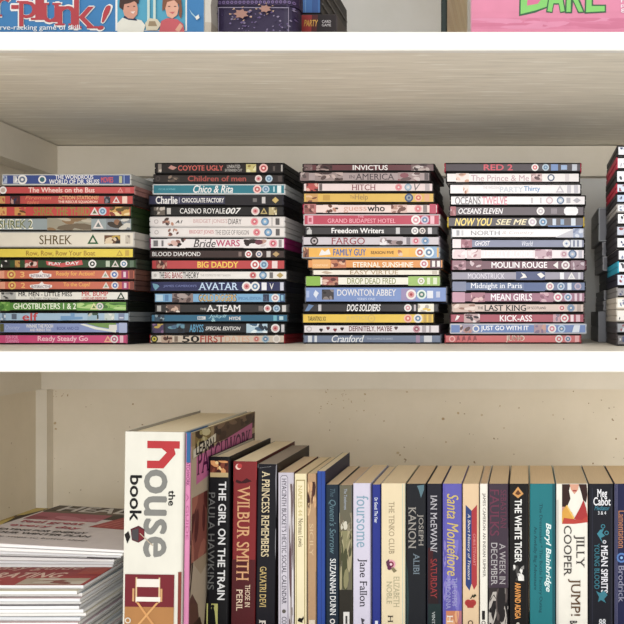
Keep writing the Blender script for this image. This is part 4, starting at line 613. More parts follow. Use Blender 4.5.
patch = book('magazine_book', 'tall thin craft book with pink spine and pink banner, right of the thick white hardback', 185.4, 191.3, 433.6, .948, .225, (222, 150, 188), [
    ('T', 'LEARN PATCHWORK', 446, 486, 187.0, 190.2, (140, 60, 120), 'b'), ('T', 'A GUIDE', 494, 540, 187.2, 189.8, (196, 110, 160))], side=(196, 180, 150), page=(214, 196, 160), k=4, lean_deg=.8,
    side_items=[('r', .001, .224, 0, .016, (178, 158, 124)), ('p', .012, .06, .0, .020, [(150, 130, 84), (190, 180, 130), (84, 62, 44), (214, 206, 170)], 7), ('p', .07, .222, .001, .022, [(112, 88, 74), (90, 66, 58), (150, 124, 104), (74, 54, 50)], 12),
                ('p', .001, .224, .03, .30, [(150, 128, 112), (96, 70, 62), (190, 172, 148), (84, 56, 60), (205, 190, 170), (128, 92, 84)], 46),
                ('g', [(.016, .062), (.016, .030), (.212, .014), (.212, .040)], (216, 130, 178)), ('t', 'PATCHWORK', .020, .205, .052, .022, (110, 34, 96), 's'),
                ('g', [(.006, .030), (.006, .020), (.075, .010), (.075, .020)], (226, 220, 206)), ('t', 'LEARN', .014, .068, .027, .014, (40, 34, 40), 'b'),
                ('p', .004, .05, .075, .15, [(164, 104, 92), (120, 66, 62), (190, 130, 112)], 9)])
b = MB()                                                   # a blue card flap tucked over the top corner
b.box(-.0062, -.0040, -.0012, .060, .2672, .2685, (50, 120, 168)); b.box(-.0052, -.0008, -.0015, -.0006, .2340, .2684, (50, 120, 168))
b.v = [(x + .0040, y, zz) for x, y, zz in b.v]
fl = b.build('corner_flap', M_COVER, patch); fl['label'] = 'blue card corner flap'
HP = PZ(433.6, .948) - ZF
for v in fl.data.vertices: v.co.z += HP + .0013 - .2685

DG = (34, 33, 38)
book('hardback_book', 'black hardback with two-line white and grey spine title, left of the red book', 208.2, 230.6, 457.3, .995, .158, DG, [
    ('r', 208.5, 230.4, 457.5, 461.5, (26, 24, 28)), ('p', 210.5, 228.5, 461, 474, [(120, 60, 40), (224, 168, 110), (90, 44, 38), (240, 214, 160), (150, 84, 56)], 9), ('r', 210.5, 228.5, 473, 477.5, (204, 184, 140)),
    ('T', 'THE GIRL ON THE TRAIN', 482, 600, 219.3, 226.6, (236, 236, 236), 'b'), ('T', 'PAULA HAWKINS', 493, 590, 209, 215.8, (128, 128, 126), ''),
    ('r', 208.3, 220, 604, 640, (200, 198, 130)), ('g', [(212, 626), (213, 612), (214, 608), (216, 608), (217, 612), (218.5, 626)], (30, 30, 28)), ('d', 215, 606.5, 1.6, ((30, 30, 28),))], side=(36, 28, 30), hard=True, page=(226, 208, 170), k=5, lean_deg=.8)
book('hardback_book', 'red and maroon hardback with gold serif spine title and small white moon', 233.2, 257, 461.7, .998, .165, (150, 38, 46), [
    ('r', 233.4, 256.8, 461.8, 482, (196, 62, 64)), ('g', [(233.4, 484), (237, 480), (242, 482), (247, 478.5), (252, 481.5), (256.8, 480), (256.8, 487), (233.4, 488)], (84, 26, 34)),
    ('d', 238.6, 467.2, 3, ((244, 214, 200),)), ('d', 239.8, 466.4, 2.5, ((196, 62, 64),)), ('r', 233.4, 256.8, 560, 660, (104, 30, 40)),
    ('T', 'WILBUR SMITH', 487, 580, 238, 250.5, (222, 176, 132), 's'), ('T', 'THOSE IN', 585, 607, 247, 252, (236, 214, 190), 's'), ('T', 'PERIL', 590, 611, 238.5, 244.5, (236, 214, 190), 's')], side=(110, 30, 36), hard=False, page=(236, 216, 176), k=6, lean_deg=.8)
book('hardback_book', 'worn black hardback with cream serif title and torn pale edge at the spine top', 257.4, 277.2, 464.4, 1.0, .150, (36, 33, 46), [
    ('g', [(258, 464.6), (277, 464.6), (277, 466), (270, 467), (259.5, 468.5), (258, 468)], (196, 196, 200)), ('g', [(276, 466), (277.1, 466), (277.1, 520), (276.5, 505), (275.6, 480)], (160, 158, 166)), ('g', [(276.4, 530), (277.1, 528), (277.1, 560), (276.2, 548)], (170, 168, 174)),
    ('T', 'A PRINCESS REMEMBERS', 472, 557, 262.3, 270, (228, 214, 180), 's'), ('T', 'GAYATRI DEVI', 567, 607, 261.5, 268, (212, 190, 132), 's'), ('T', 'P', 621, 628, 261.5, 268, (220, 214, 205), 's')], side=(66, 54, 52), edge=(170, 168, 170), page=(70, 56, 54), k=7, lean_deg=.8)
book('paperback_book', 'slim crinkled lilac-white paperback with tiny dark capitals, right of the black hardback', 277.8, 294, 472.8, 1.0, .118, (208, 203, 213), [
    ('g', [(280.3, 478), (282, 475.6), (286.5, 475.6), (288, 478), (288, 640), (280.3, 640)], (120, 116, 128)), ('g', [(280.7, 478.2), (282.3, 476.2), (286.2, 476.2), (287.6, 478.2), (287.6, 640), (280.7, 640)], (214, 210, 219)),
    ('T', "HYACINTH BUCKET'S HECTIC SOCIAL CALENDAR", 479, 604, 281.8, 286.6, (82, 78, 94), 's'), ('d', 284, 611.5, 2, ((120, 116, 110),)), ('T', 'CO', 617, 624, 281.8, 286.6, (82, 78, 94), 's'),
    ('p', 289, 293.6, 484, 640, [(206, 198, 202), (150, 138, 134), (226, 222, 226), (120, 96, 100)], 26)], page=(196, 160, 120), side=(120, 44, 46), k=8)
book('paperback_book', 'slim cream paperback with a thin bordered panel and small black dog, beside the lilac-white one', 294.3, 306.8, 474, 1.0, .122, (238, 227, 192), [
    ('r', 296, 305, 480, 640, (170, 156, 104)), ('r', 296.7, 304.3, 481, 640, (240, 230, 198)), ('T', 'NAPLES 44', 486, 516, 298.3, 302.3, (206, 192, 140), 's'), ('T', 'Norman Lewis', 519, 547, 298.4, 303, (132, 116, 84), 's'),
    ('g', [(297.5, 621), (299, 618), (302, 618.5), (303.5, 616), (304, 619), (302.5, 621), (302.5, 623), (299, 622)], (34, 30, 28))], side=(226, 212, 172), page=(202, 172, 124), k=9)
book('paperback_book', 'slim tan paperback with a figure picture on its spine, left of the bright blue book', 307.1, 316.5, 473.8, 1.0, .120, (194, 163, 128), [
    ('r', 307.2, 316.4, 474, 484, (140, 104, 84)), ('p', 307.2, 316.4, 482, 516, [(150, 110, 84), (226, 196, 156), (120, 80, 66), (214, 176, 136), (90, 60, 56)], 9), ('r', 307.2, 316.4, 572, 660, (140, 124, 112)), ('T', 'SICILY', 524, 556, 309.5, 313.5, (220, 196, 160)), ('r', 309, 315, 620, 627, (226, 214, 196))], page=(200, 168, 120), k=10)
book('hardback_book', 'tall bright blue plain hardback standing in the middle of the row', 316.8, 325.4, 471.4, 1.0, .140, (26, 88, 170), [('r', 321, 325, 472, 660, (24, 70, 146))], side=(48, 54, 92), page=(206, 186, 148), k=11)
book('paperback_book', 'dark teal-blue paperback with script title, right of the bright blue book', 325.6, 338.8, 484.8, 1.0, .126, (42, 62, 78), [
    ('T', 'The', 489, 497, 330, 335, (92, 116, 128), 'i'), ("T", "Queen's Sorrow", 500, 554, 328.5, 336, (112, 142, 152), 'i'), ('T', 'SUZANNAH DUNN', 559, 615, 330, 335.8, (236, 238, 238), 's'), ('d', 332.5, 621.5, 2.6, (WH, (42, 62, 78)))], page=(196, 160, 118), k=12)
book('paperback_book', 'paperback with slate top and faded green landscape picture on its spine', 339, 352.4, 485.4, 1.0, .126, (126, 122, 104), [
    ('r', 339.2, 352.2, 485.6, 513, (104, 113, 130)), ('T', 'The Tenderness', 489, 510, 344, 347, (176, 184, 196)), ('p', 339.2, 352.2, 513, 531, [(196, 190, 172), (160, 152, 132), (214, 210, 196), (130, 122, 104)], 10),
    ('p', 339.2, 352.2, 531, 590, [(128, 126, 96), (96, 98, 70), (156, 152, 118), (110, 104, 84), (180, 172, 140)], 22), ('r', 339.2, 352.2, 590, 660, (66, 62, 54)), ('r', 343.5, 349.5, 612, 640, (226, 224, 220)), ('r', 345.5, 347.5, 616, 624, (90, 88, 86))], page=(172, 132, 98), k=13)
book('paperback_book', 'lilac-white paperback with pale blue lowercase title and dark author name', 352.8, 371.2, 483.4, 1.0, .126, (216, 212, 227), [
    ('T', 'foursome', 496, 547.5, 356.5, 368.5, (150, 178, 194), 's'), ('T', 'Jane Fallon', 559, 606.5, 357.5, 367, (66, 62, 72), 's'), ('g', [(361, 618), (365, 620), (363, 623), (366, 626), (362, 626)], (90, 86, 96)), ('r', 370, 371, 484, 660, (160, 156, 180))], page=(198, 166, 122), k=14)
book('paperback_book', 'slim royal blue paperback between the lilac-white and the cream paperbacks', 371.6, 380.6, 484.8, 1.0, .124, (34, 60, 154), [
    ('T', 'Dr Good: The Year', 498, 523, 374.5, 377.6, (226, 230, 240), 'b'), ('r', 371.8, 373, 485, 660, (28, 44, 120)), ('r', 375, 378, 621, 630, (226, 230, 240))], page=(200, 168, 124), k=15)
book('paperback_book', 'cream paperback with faint tan title and small pink flower', 381, 405.6, 483.6, 1.0, .126, (232, 218, 188), [
    ('r', 402.4, 405.5, 484, 660, (176, 204, 198)), ('T', 'THE TENKO CLUB', 502, 554, 388.8, 394.4, (170, 156, 130), 's'), ('T', 'ELIZABETH', 577, 607, 393.6, 399.4, (186, 180, 152), 's'), ('T', 'NOBLE', 582, 604, 386.6, 392, (186, 180, 152), 's'),
    ('d', 391, 564.5, 4.6, ((226, 170, 186), (150, 60, 90), (236, 210, 214))), ('g', [(386, 562), (389, 559), (390, 566), (387, 567)], (120, 70, 100)), ('g', [(393, 567), (397, 571), (394, 573), (391, 569)], (150, 140, 110)), ('d', 389.5, 568, 2.2, ((120, 50, 96),)),
    ('T', 'H', 616, 622, 388, 393, (90, 80, 70), 's')], page=(208, 180, 136), k=16)
book('paperback_book', 'near-black paperback with grey capital author name, right of the cream flower paperback', 406, 426.2, 484, 1.0, .126, (42, 46, 54), [
    ('g', [(417, 486), (424, 485), (424, 490), (421, 498), (419, 491)], (110, 140, 150)), ('T', 'JOSEPH', 514.5, 545.5, 417.2, 423.4, (170, 166, 160), 's'), ('T', 'KANON', 508, 548, 408.4, 416, (170, 166, 160), 's'), ('T', 'ALIBI', 554, 574, 413.4, 419.4, (132, 146, 156), 's'),
    ('g', [(406.2, 560), (408, 575), (409, 600), (408, 640), (406.2, 640)], (60, 84, 86))], page=(178, 140, 98), k=17)
book('paperback_book', 'slim dark paperback with white and red spine lettering', 426.6, 442, 484, 1.0, .124, (46, 46, 62), [
    ('r', 428, 441, 548, 604, (86, 34, 42)), ('r', 428, 441, 590, 604, (60, 40, 46)), ('r', 428, 441, 604, 660, (44, 66, 68)), ('T', 'IAN McEWAN/', 496, 552, 430.6, 437, (196, 194, 200), 's'), ('T', 'SATURDAY', 559, 598, 430.6, 437, (164, 58, 62), 's'), ('T', 'VINTAGE', 612, 634, 432, 435, (200, 205, 205), 's')], page=(190, 154, 108), k=18)
book('paperback_book', 'periwinkle blue paperback with gold handwritten author name', 442.4, 462, 484, 1.0, .126, (112, 107, 188), [
    ('r', 442.6, 445, 484.2, 660, (90, 82, 170)), ('p', 443, 461.8, 540, 612, [(124, 116, 190), (136, 128, 200), (110, 100, 180), (150, 140, 204)], 12), ('T', 'Santa Montefiore', 494, 576, 447, 458.5, (212, 192, 116), 'i'), ('T', 'THE GYPSY', 578, 607, 452.4, 457.2, (170, 170, 210), 's'), ('T', 'MADONNA', 579, 609, 446, 450.6, (170, 170, 210), 's'),
    ('p', 446, 461.8, 611, 650, [(206, 140, 104), (226, 176, 130), (160, 96, 84), (190, 130, 140)], 8), ('T', 'H', 616, 622, 447, 453, (236, 230, 220), 's')], page=(204, 172, 126), k=19)
book('paperback_book', 'cream paperback with blue and red ribbon and a red apple', 462.4, 479.2, 484, 1.0, .126, (228, 204, 172), [
    ('g', [(465.6, 505), (471.6, 511), (471.6, 584), (469.5, 591), (465.6, 585)], (58, 84, 140)), ('g', [(471.6, 511), (477, 505), (477, 585), (474, 590), (471.6, 584)], (184, 54, 66)), ('T', 'A Short History of Tractors', 514, 580, 467, 470.4, (226, 220, 220), 'i'), ('T', 'CHRIS STEWART', 534, 566, 473, 475.6, (222, 150, 150)),
    ('d', 468.2, 603, 3.4, ((186, 52, 52),)), ('d', 472.8, 603, 3.4, ((186, 52, 52),)), ('g', [(466, 602), (475, 602), (473.5, 608), (467.5, 608)], (178, 48, 48)), ('g', [(470.2, 599), (471.2, 599), (473.4, 595), (472.4, 594.6)], (70, 56, 40)), ('g', [(472, 597), (475, 594), (476.5, 595.5), (474, 598)], (60, 70, 46)), ('d', 470.5, 623, 2.6, ((90, 60, 50), (228, 204, 172)))], page=(206, 170, 122), k=20)
book('paperback_book', 'very slim white paperback with tiny dark title along its spine', 479.6, 487.9, 484, 1.0, .124, (238, 234, 225), [
    ('T', 'JAMES CAMERON: AN INDIAN SUMMER', 493.5, 577, 482, 485.6, (84, 80, 76), 's'), ('r', 482, 485, 611, 620, (52, 48, 48)), ('d', 483.5, 623, 2, ((60, 40, 40), (238, 234, 225)))], page=(178, 132, 88), k=21)
book('paperback_book', 'purple-grey paperback with faded purple author name and street picture below', 488.3, 508.6, 484, 1.0, .126, (88, 74, 88), [
    ('r', 488.5, 508.4, 536, 592, (128, 122, 126)), ('r', 488.5, 508.4, 528, 538, (106, 96, 106)), ('T', 'SEBASTIAN', 490, 528, 500.5, 506.5, (126, 72, 96), 's'), ('T', 'FAULKS', 490, 536, 490, 499, (130, 70, 96), 's'), ('T', 'A WEEK IN', 544, 584, 499.5, 505.4, (186, 182, 184), 's'), ('T', 'DECEMBER', 543, 585, 491, 497.4, (190, 186, 188), 's'),
    ('p', 488.5, 508.4, 588, 650, [(74, 66, 66), (40, 36, 38), (196, 190, 184), (110, 100, 98), (56, 50, 52)], 24), ('g', [(488.5, 600), (508.4, 590), (508.4, 592), (488.5, 603)], (44, 38, 40)), ('g', [(489, 621), (508, 606), (508, 609), (489, 624)], (206, 200, 194))], page=(184, 146, 100), k=22)
book('paperback_book', 'black paperback with bold white title, gold diamond and orange author name', 509, 529.2, 484, 1.0, .126, (32, 29, 29), [
    ('g', [(518, 487), (523.5, 494), (518, 498.5), (512.5, 494)], (214, 166, 100)), ('g', [(518, 490), (521, 494), (518, 495.5), (515, 494)], (120, 80, 44)), ('T', 'THE WHITE TIGER', 499.5, 562.5, 514.8, 521.6, (240, 240, 238), 'b'),
    ('p', 513, 524, 565, 581, [(32, 29, 29), (226, 224, 220), (160, 158, 156), (236, 234, 230), (90, 88, 86)], 12), ('T', 'ARAVIND ADIGA', 583, 619, 515, 520.6, (236, 172, 84), 'b'), ('d', 518, 624, 1.6, ((205, 200, 190),)), ('r', 526.6, 527.2, 486, 640, (60, 54, 54))], page=(198, 158, 106), k=23)
book('paperback_book', 'teal green paperback with white italic author name', 529.6, 555.6, 484, 1.0, .126, (20, 138, 146), [
    ('T', 'Beryl Bainbridge', 523.5, 592, 544.6, 551, (232, 242, 240), 'bis'), ('T', 'The Dressmaker * The Bottle Factory Outing', 504, 613, 538.6, 542.6, (14, 92, 104), 's'), ('T', 'An Awfully Big Adventure', 527, 590, 533.2, 537, (14, 92, 104), 's'), ('r', 552.4, 555.4, 484.3, 660, (14, 108, 118))], page=(190, 148, 96), k=24)
book('paperback_book', 'white paperback with a photo of a woman in red and yellow at the spine top', 556, 588, 484, 1.0, .126, (238, 235, 226), [
    ('r', 562, 587.8, 484.4, 524, (206, 160, 136)), ('g', [(562, 484.4), (570.5, 484.4), (569, 491), (570.5, 499), (567, 507), (562, 507)], (74, 46, 42)), ('g', [(578.5, 484.4), (586.5, 484.4), (587.6, 494), (586, 503), (583, 500), (581, 492)], (74, 44, 40)),
    ('g', [(569.5, 484.4), (579, 484.4), (578, 490), (574.5, 494.5), (571, 490)], (220, 172, 148)), ('r', 572.6, 576.6, 490.2, 491.6, (176, 70, 74)), ('g', [(586.6, 484.4), (587.8, 484.4), (587.8, 496)], (232, 226, 216)),
    ('g', [(562, 512), (566, 506), (572, 513), (574, 519), (570, 524), (562, 524)], (222, 174, 66)), ('g', [(574, 519), (580, 508), (583.5, 500), (586, 508), (587.5, 516), (582, 520)], (186, 48, 50)), ('g', [(562, 524), (564, 518), (575, 519.5), (587.8, 516), (587.8, 522.5), (575, 524)], (196, 70, 50)), ('g', [(566, 506), (567, 505), (574.5, 518), (573.5, 519)], (236, 200, 110)),
    ('T', 'JILLY', 535.5, 567, 573.6, 584.4, (98, 92, 88), 's'), ('T', 'COOPER', 526, 575.5, 563.8, 571.6, (98, 92, 88), 's'), ('T', 'JUMP!', 579, 616, 568, 580.4, (120, 96, 72), 's'), ('T', 'BANT', 621, 634, 570, 577, (60, 56, 54), 'b'),
    ('r', 556.3, 558.2, 500, 640, (208, 206, 200))], page=(176, 142, 98), k=25)
book('paperback_book', 'navy-black paperback with white and teal lettering and teal swirls', 588.4, 614, 484, 1.0, .126, (36, 38, 52), [
    ('r', 592, 592.6, 488, 640, (64, 66, 84)), ('r', 611, 611.6, 488, 640, (64, 66, 84)), ('t', 'Meg', 597.5, 607, 499.5, 489.5, (236, 236, 240), 'bs'), ('t', 'Cabot', 593.5, 610.5, 505.6, 497.6, (236, 236, 240), 'bs'), ('t', 'Mediator', 594.5, 609.5, 510.4, 506.2, (70, 140, 160), 'bi'), ('t', '3 & 4', 598, 606, 514.8, 511.4, (220, 222, 226), 'b'),
    ('g', [(597, 534), (600, 530), (604, 529), (602, 533), (605, 536), (601, 538), (602.5, 543), (599.5, 538)], (74, 150, 166)), ('d', 603, 526.5, 2.2, ((74, 150, 166), (36, 38, 52))), ('d', 606.5, 533, 2.2, ((74, 150, 166), (36, 38, 52))),
    ('d', 604.4, 542, 1.8, ((226, 226, 230), (120, 124, 140))), ('T', 'MEAN SPIRITS', 546, 593, 601.2, 607.6, (228, 228, 234), 'bs'), ('T', 'YOUNG BLOOD', 544, 589, 594.4, 599.4, (70, 142, 158), 's'), ('g', [(596, 591), (600, 593), (604, 590.5), (607.5, 595), (604, 599), (606, 603), (601, 600), (598, 602), (599, 597)], (70, 142, 158)), ('t', '88', 599, 605.5, 626, 619, (220, 222, 226), 'b')], page=(184, 148, 104), k=26)
book('paperback_book', 'indigo paperback with bronze spine lettering and a blue flower, last in the row', 614.4, 637, 484, 1.0, .126, (40, 46, 92), [
    ('r', 614.6, 617.2, 484.3, 660, (150, 150, 180)), ('T', 'Lamentation', 511, 548, 618.4, 625, (196, 140, 96), 's'), ('d', 621.5, 558, 5, ((96, 140, 196), (40, 60, 120), (150, 190, 226))), ('T', 'Brodrick', 566, 602, 618.4, 624.6, (160, 160, 180), 's')], page=(200, 158, 104), k=27)

# ---------------------------------------------------------------- magazines at the left of the bottom shelf
MX1 = -.4965
rm = random.Random(21)
def magazine(label, x1, width, d, depth, z, th, cover, edge, tl, items=(), k=0, rz=0.0):
    """pages under a thin glossy cover; tl = (bottom, top) share of the slope that the thicker folds give the upper pile"""
    cx = x1 - width / 2; y0 = PY(d)
    t = thing('magazine', label, 'magazine', (cx, y0, z + .0001), 'magazines piled on the bottom shelf', rz)
    def slope(x, y): return -.055 * (cx + x - MX1 - .024) - .040 * (y0 + y - PY(.984) - .245)
    t0, t1 = tl
    def slab(mb, xa, xb, ya, yb, f0, f1, col):
        P = []
        for x, y in ((xa, ya), (xb, ya), (xb, yb), (xa, yb)):
            lo_, hi_ = slope(x, y) * t0, th + slope(x, y) * t1
            P += [(x, y, lo_ + (hi_ - lo_) * f0), (x, y, lo_ + (hi_ - lo_) * f1)]
        mb.indexed(P, [(0, 2, 4, 6), (1, 3, 5, 7), (0, 2, 3, 1), (2, 4, 5, 3), (4, 6, 7, 5), (6, 0, 1, 7)], col)
    w2 = width / 2
    pg = MB(); slab(pg, -w2 + .0006, w2 - .0008, .0006, depth - .0008, .10, .90, edge); pg.build('pages', M_LEAVES, t)
    cv = MB()
    slab(cv, -w2, w2, 0, depth, .91, .99, cover)
    slab(cv, -w2, w2, 0, depth, .01, .09, (214, 210, 206))
    def m(a, b, kk):
        a = min(.998, max(.002, a)); b = min(.998, max(.002, b))
        x, y = -w2 + a * width, b * depth
        return (x, y, th + slope(x, y) * t1 + .00003 * kk)
    if items: marks(cv, m, items, depth / width, k)
    cv.build('cover', M_COVER, t)
    return th

z = ZF + .0003
N = 22
PH = (EYE - .300 - ZF) / N
edges = [(232, 232, 230), (224, 225, 226), (236, 235, 232), (216, 218, 220), (230, 228, 224)]
covers = [(226, 205, 205), (205, 212, 220), (226, 220, 200), (226, 226, 228), (150, 146, 150), (220, 200, 210)]
ordm = ['lowest', 'second', 'third', 'fourth', 'fifth', 'sixth', 'seventh', 'eighth', 'ninth', 'tenth', 'eleventh', 'twelfth', 'thirteenth', 'fourteenth', 'fifteenth', 'sixteenth', 'seventeenth', 'eighteenth', 'nineteenth', 'twentieth', 'twenty-first', 'twenty-second']
for i in range(N):
    top = i == N - 1
    lab = 'magazine with a red cover and white lettering, topmost of the even lower pile' if top else \
        (f'closed white-edged magazine, {ordm[N - 1 - i]} from the top of the even lower pile' if i else 'closed white-edged magazine at the very bottom of the pile')
    it = [('r', 0, 1, 0, 1, (176, 56, 50)), ('r', .0, 1, .0, .12, (190, 66, 60)), ('t', 'the easy guide', .08, .84, .20, .27, (236, 200, 180), 'i'), ('t', 'DECORATING', .10, .80, .10, .17, (240, 214, 196), 'bi'), ('t', 'homes', .12, .5, .03, .08, (226, 150, 130), 'b'),
          ('p', .62, .98, .0, .09, [(206, 190, 170), (160, 90, 70), (226, 216, 200)], 6), ('p', .86, 1, .15, .9, [(196, 90, 60), (170, 50, 44), (214, 130, 80)], 8)] if top else []
    z += magazine(lab, MX1 + (0 if top else rm.uniform(-.004, .003)), .205, .93 + rm.uniform(-.004, .004), .262, z, PH, covers[i % 6] if not top else (176, 56, 50), edges[i % 5], (0, 0), it, 40 + i, rm.uniform(-.012, .012)) + .00002
# sprung upper pile
zl = z
lift = .010
mid = [('topmost', 0)]
TH = .0019
ups = [('white-edged magazine, lowest of the upper pile', MX1 + .0, .205, 1.000, .240, (214, 206, 206), -.004, []),
       ('white-edged magazine, third from the bottom of the sprung upper pile', MX1 + .002, .205, .998, .240, (206, 176, 180), .004, []),
       ('white-edged magazine, just under the brown and yellow patterned one', MX1 + .004, .205, .996, .240, (220, 216, 220), -.003, []),
       ('magazine with a brown and yellow patterned cover sticking out to the left of the pile', MX1 - .030, .205, .998, .245, (176, 152, 84), 0, [('p', 0, .35, .2, 1, [(196, 170, 84), (80, 62, 44), (226, 206, 126), (120, 92, 54)], 26)]),
       ('white-edged magazine, third from the top of the sprung upper pile', MX1 + .016, .205, .988, .240, (200, 160, 168), .003, []),
       ('white-edged magazine, second from the top of the sprung upper pile', MX1 + .020, .205, .984, .240, (222, 220, 222), -.002, []),
       ('health magazine with pink and grey cover lying on top of the whole pile', MX1 + .022, .205, .984, .228, (240, 232, 232), 0.0, [
           ('r', 0, 1, .80, 1, (104, 92, 76)), ('p', .02, .98, .66, .99, [(112, 98, 82), (84, 74, 62), (140, 122, 104), (150, 70, 80)], 12), ('t', 'HEALTHY', .08, .95, .84, .985, (236, 232, 228), 'b'),
           ('p', .02, .5, .58, .78, [(196, 110, 130), (214, 140, 156), (176, 84, 104)], 7), ('g', [(.52, .46), (.62, .86), (.998, .94), (.998, .50), (.74, .44)], (196, 82, 82))] +
          [('g', [(.56 + .05 * i, .48), (.575 + .05 * i, .48), (.70 + .045 * i, .86), (.685 + .045 * i, .86)], (222, 136, 132)) for i in range(7)] +
          [('t', 'feel great', .06, .46, .47, .55, (206, 84, 110), 'b'), ('t', 'every day', .06, .50, .37, .44, (206, 84, 110), 'b'), ('t', 'EATING FOR ENERGY', .06, .60, .285, .325, (60, 56, 58), 'b'), ('t', 'YOUR WINTER PLAN', .05, .66, .215, .255, (60, 56, 58), 'b'), ('t', 'simple steps to better sleep', .06, .70, .12, .16, (130, 124, 126))])]
for i, (lab, x1, wd, d, dp, c, rz, it) in enumerate(ups):
    zl += magazine(lab, x1, wd, d, dp, zl, TH, c, edges[i % 3], (i / 7, (i + 1) / 7), it, 60 + i, rz * .4) + .0003

# ---------------------------------------------------------------- game boxes on the upper shelf
def carton(name, label, cat, px0, px1, d, depth, z0, z1, col, side, items, k=0, mat=M_CARD, ch=.0012, parts=None):
    cx = PX((px0 + px1) / 2, d); W = PX(px1, d) - PX(px0, d); H = z1 - z0
    t = thing(name, label, cat, (cx, PY(d), z0 + .0002))
    b = MB(); h = W / 2
    b.box(-h, h, 0, depth, 0, H, side, 0, ch)
    b.face([(-h + ch, -.00004, ch), (h - ch, -.00004, ch), (h - ch, -.00004, H - ch), (-h + ch, -.00004, H - ch)], col)
    def m(a, bb, kk):
        return (min(h - ch, max(-h + ch, PX(a, d) - cx)), -.00004 - .00006 * kk, min(H - ch, max(ch, PZ(bb, d) - z0)))
    marks(b, m, items, 1.0, k)
    b.build('carton', mat, t)
    return t, W, H

kd = .93
KP = [('K', -62, -34, 11, -22, 's'), ('e', -32, -16, 12, -6, ''), ('r', -4, 10.5, 17, -3, 's'), ('-', 12, 19, 9.5, 5.5, ''), ('p', 20, 37, 27, 1.5, 's'), ('l', 36.5, 44, 20.5, -13, 's'), ('u', 43.5, 59, 23, 3.5, 's'), ('n', 58.5, 76, 26, 6.5, 's'), ('k', 75, 96, 29, -4, 's'), ('!', 98.5, 111, 30.5, 6, 'i')]
t, W, H = carton('board_game_box', 'blue board game box with red title letters and a photo of two children', 'game box', -100, 205, kd, .075, ZUT, ZUT + .27, (30, 118, 178), (206, 200, 188), [
    ('r', 115.5, 187, -60, 31, (234, 232, 228)),
    ('p', 117.5, 185.5, -58, -2, [(60, 150, 190), (90, 170, 200), (70, 140, 180)], 8), ('r', 117.5, 185.5, -3, 30.4, (64, 158, 190)),
    *[('t', ch, a - 0.9, bb + 0.9, lo + 0.9, hi - 0.9, (238, 234, 230), st + 'b') for ch, a, bb, lo, hi, st in KP],
    *[('t', ch, a, bb, lo, hi, (176, 38, 52), st) for ch, a, bb, lo, hi, st in KP],
    ('t', 'nerve-racking game of skill', -7, 80.5, 32.0, 25.4, (232, 236, 240), ''),
    # boy: pale jumper, dark collar, face, hair
    ('g', [(118, 33), (118, 24), (123, 18.5), (133, 19), (142, 21), (146, 26), (144, 33)], (222, 220, 208)), ('g', [(124, 18.5), (129, 20.5), (138, 21.5), (137, 19.5), (130, 17.5), (125, 16.5)], (40, 46, 80)),
    ('g', [(123.5, 10), (125, 3), (131, 0), (137, 3), (138.5, 9), (138, 15), (134, 19.5), (129, 19), (125, 16)], (206, 146, 122)), ('g', [(120, 8), (120.5, -2), (126, -8), (136, -8), (140, -1), (139, 5), (135, 2), (130, 4), (125, 5), (124, 11)], (66, 44, 38)),
    ('g', [(131, 12.5), (136, 12), (134, 14.6)], (232, 210, 200)), ('r', 128, 130, 7, 7.8, (70, 44, 38)), ('r', 134, 136, 6.7, 7.5, (70, 44, 38)),
    # game tube between them
    ('r', 148, 150.5, -20, 22, (196, 214, 206)), ('r', 154, 156.5, -20, 22, (196, 214, 206)), ('g', [(146, 24), (150, 19), (158, 20), (162, 25), (158, 31), (147, 31)], (206, 196, 170)), ('g', [(150, 22), (156, 22), (158, 27), (149, 27)], (150, 130, 100)),
    # girl
    ('g', [(160, 33), (162, 22), (168, 19), (178, 20), (184, 25), (185.5, 33)], (192, 74, 84)), ('g', [(166, 9), (168, 3), (173, 0), (178, 3), (179.5, 9), (178, 16), (173, 19.5), (168, 17)], (220, 162, 136)),
    ('g', [(163, 12), (163.5, 0), (169, -7), (177, -7), (182, 0), (183, 12), (182, 20), (179.5, 16), (180, 6), (175, 1), (168, 3), (166, 10)], (126, 76, 50)), ('g', [(170, 13), (176, 12.6), (173.5, 15)], (190, 90, 90)), ('r', 169, 171.2, 7, 7.8, (80, 50, 40)), ('r', 175, 177.2, 7, 7.8, (80, 50, 40)),
    ('g', [(176, 31), (181, 24), (184, 27), (180, 33)], (214, 156, 130)),
    ('g', [(190, 10), (193, 14), (197, 18), (196.4, 19), (192.4, 15)], (150, 190, 210)), ('g', [(196, 18), (199.5, 15.5), (200.5, 19), (197.5, 21)], (232, 228, 220))], k=71)
b = MB()                                                   # frayed end flap
rr = random.Random(4)
prev = None; pts = []
for i in range(15):
    zz = .001 + i * (H - .002) / 14
    pts.append((rr.uniform(.0058, .0085), rr.uniform(-.0012, .0006), zz))
base = [(W / 2 + .0001, -.0004, p[2]) for p in pts]
bk = [(W / 2 + p[0] * .8, .060, p[2]) for p in pts]
fr = [(W / 2 + p[0], p[1] + .0015, p[2]) for p in pts]
b0 = [(W / 2 + .0001, .060, p[2]) for p in pts]
for i in range(14):
    for A, B in ((base, fr), (fr, bk), (bk, b0)):
        b.face([A[i], B[i], B[i + 1], A[i + 1]], (206, 200, 188) if i % 3 else (186, 176, 160))
fl = b.build('end_flap', M_CARD, t); fl['label'] = 'frayed pale grey-white cardboard end flap'

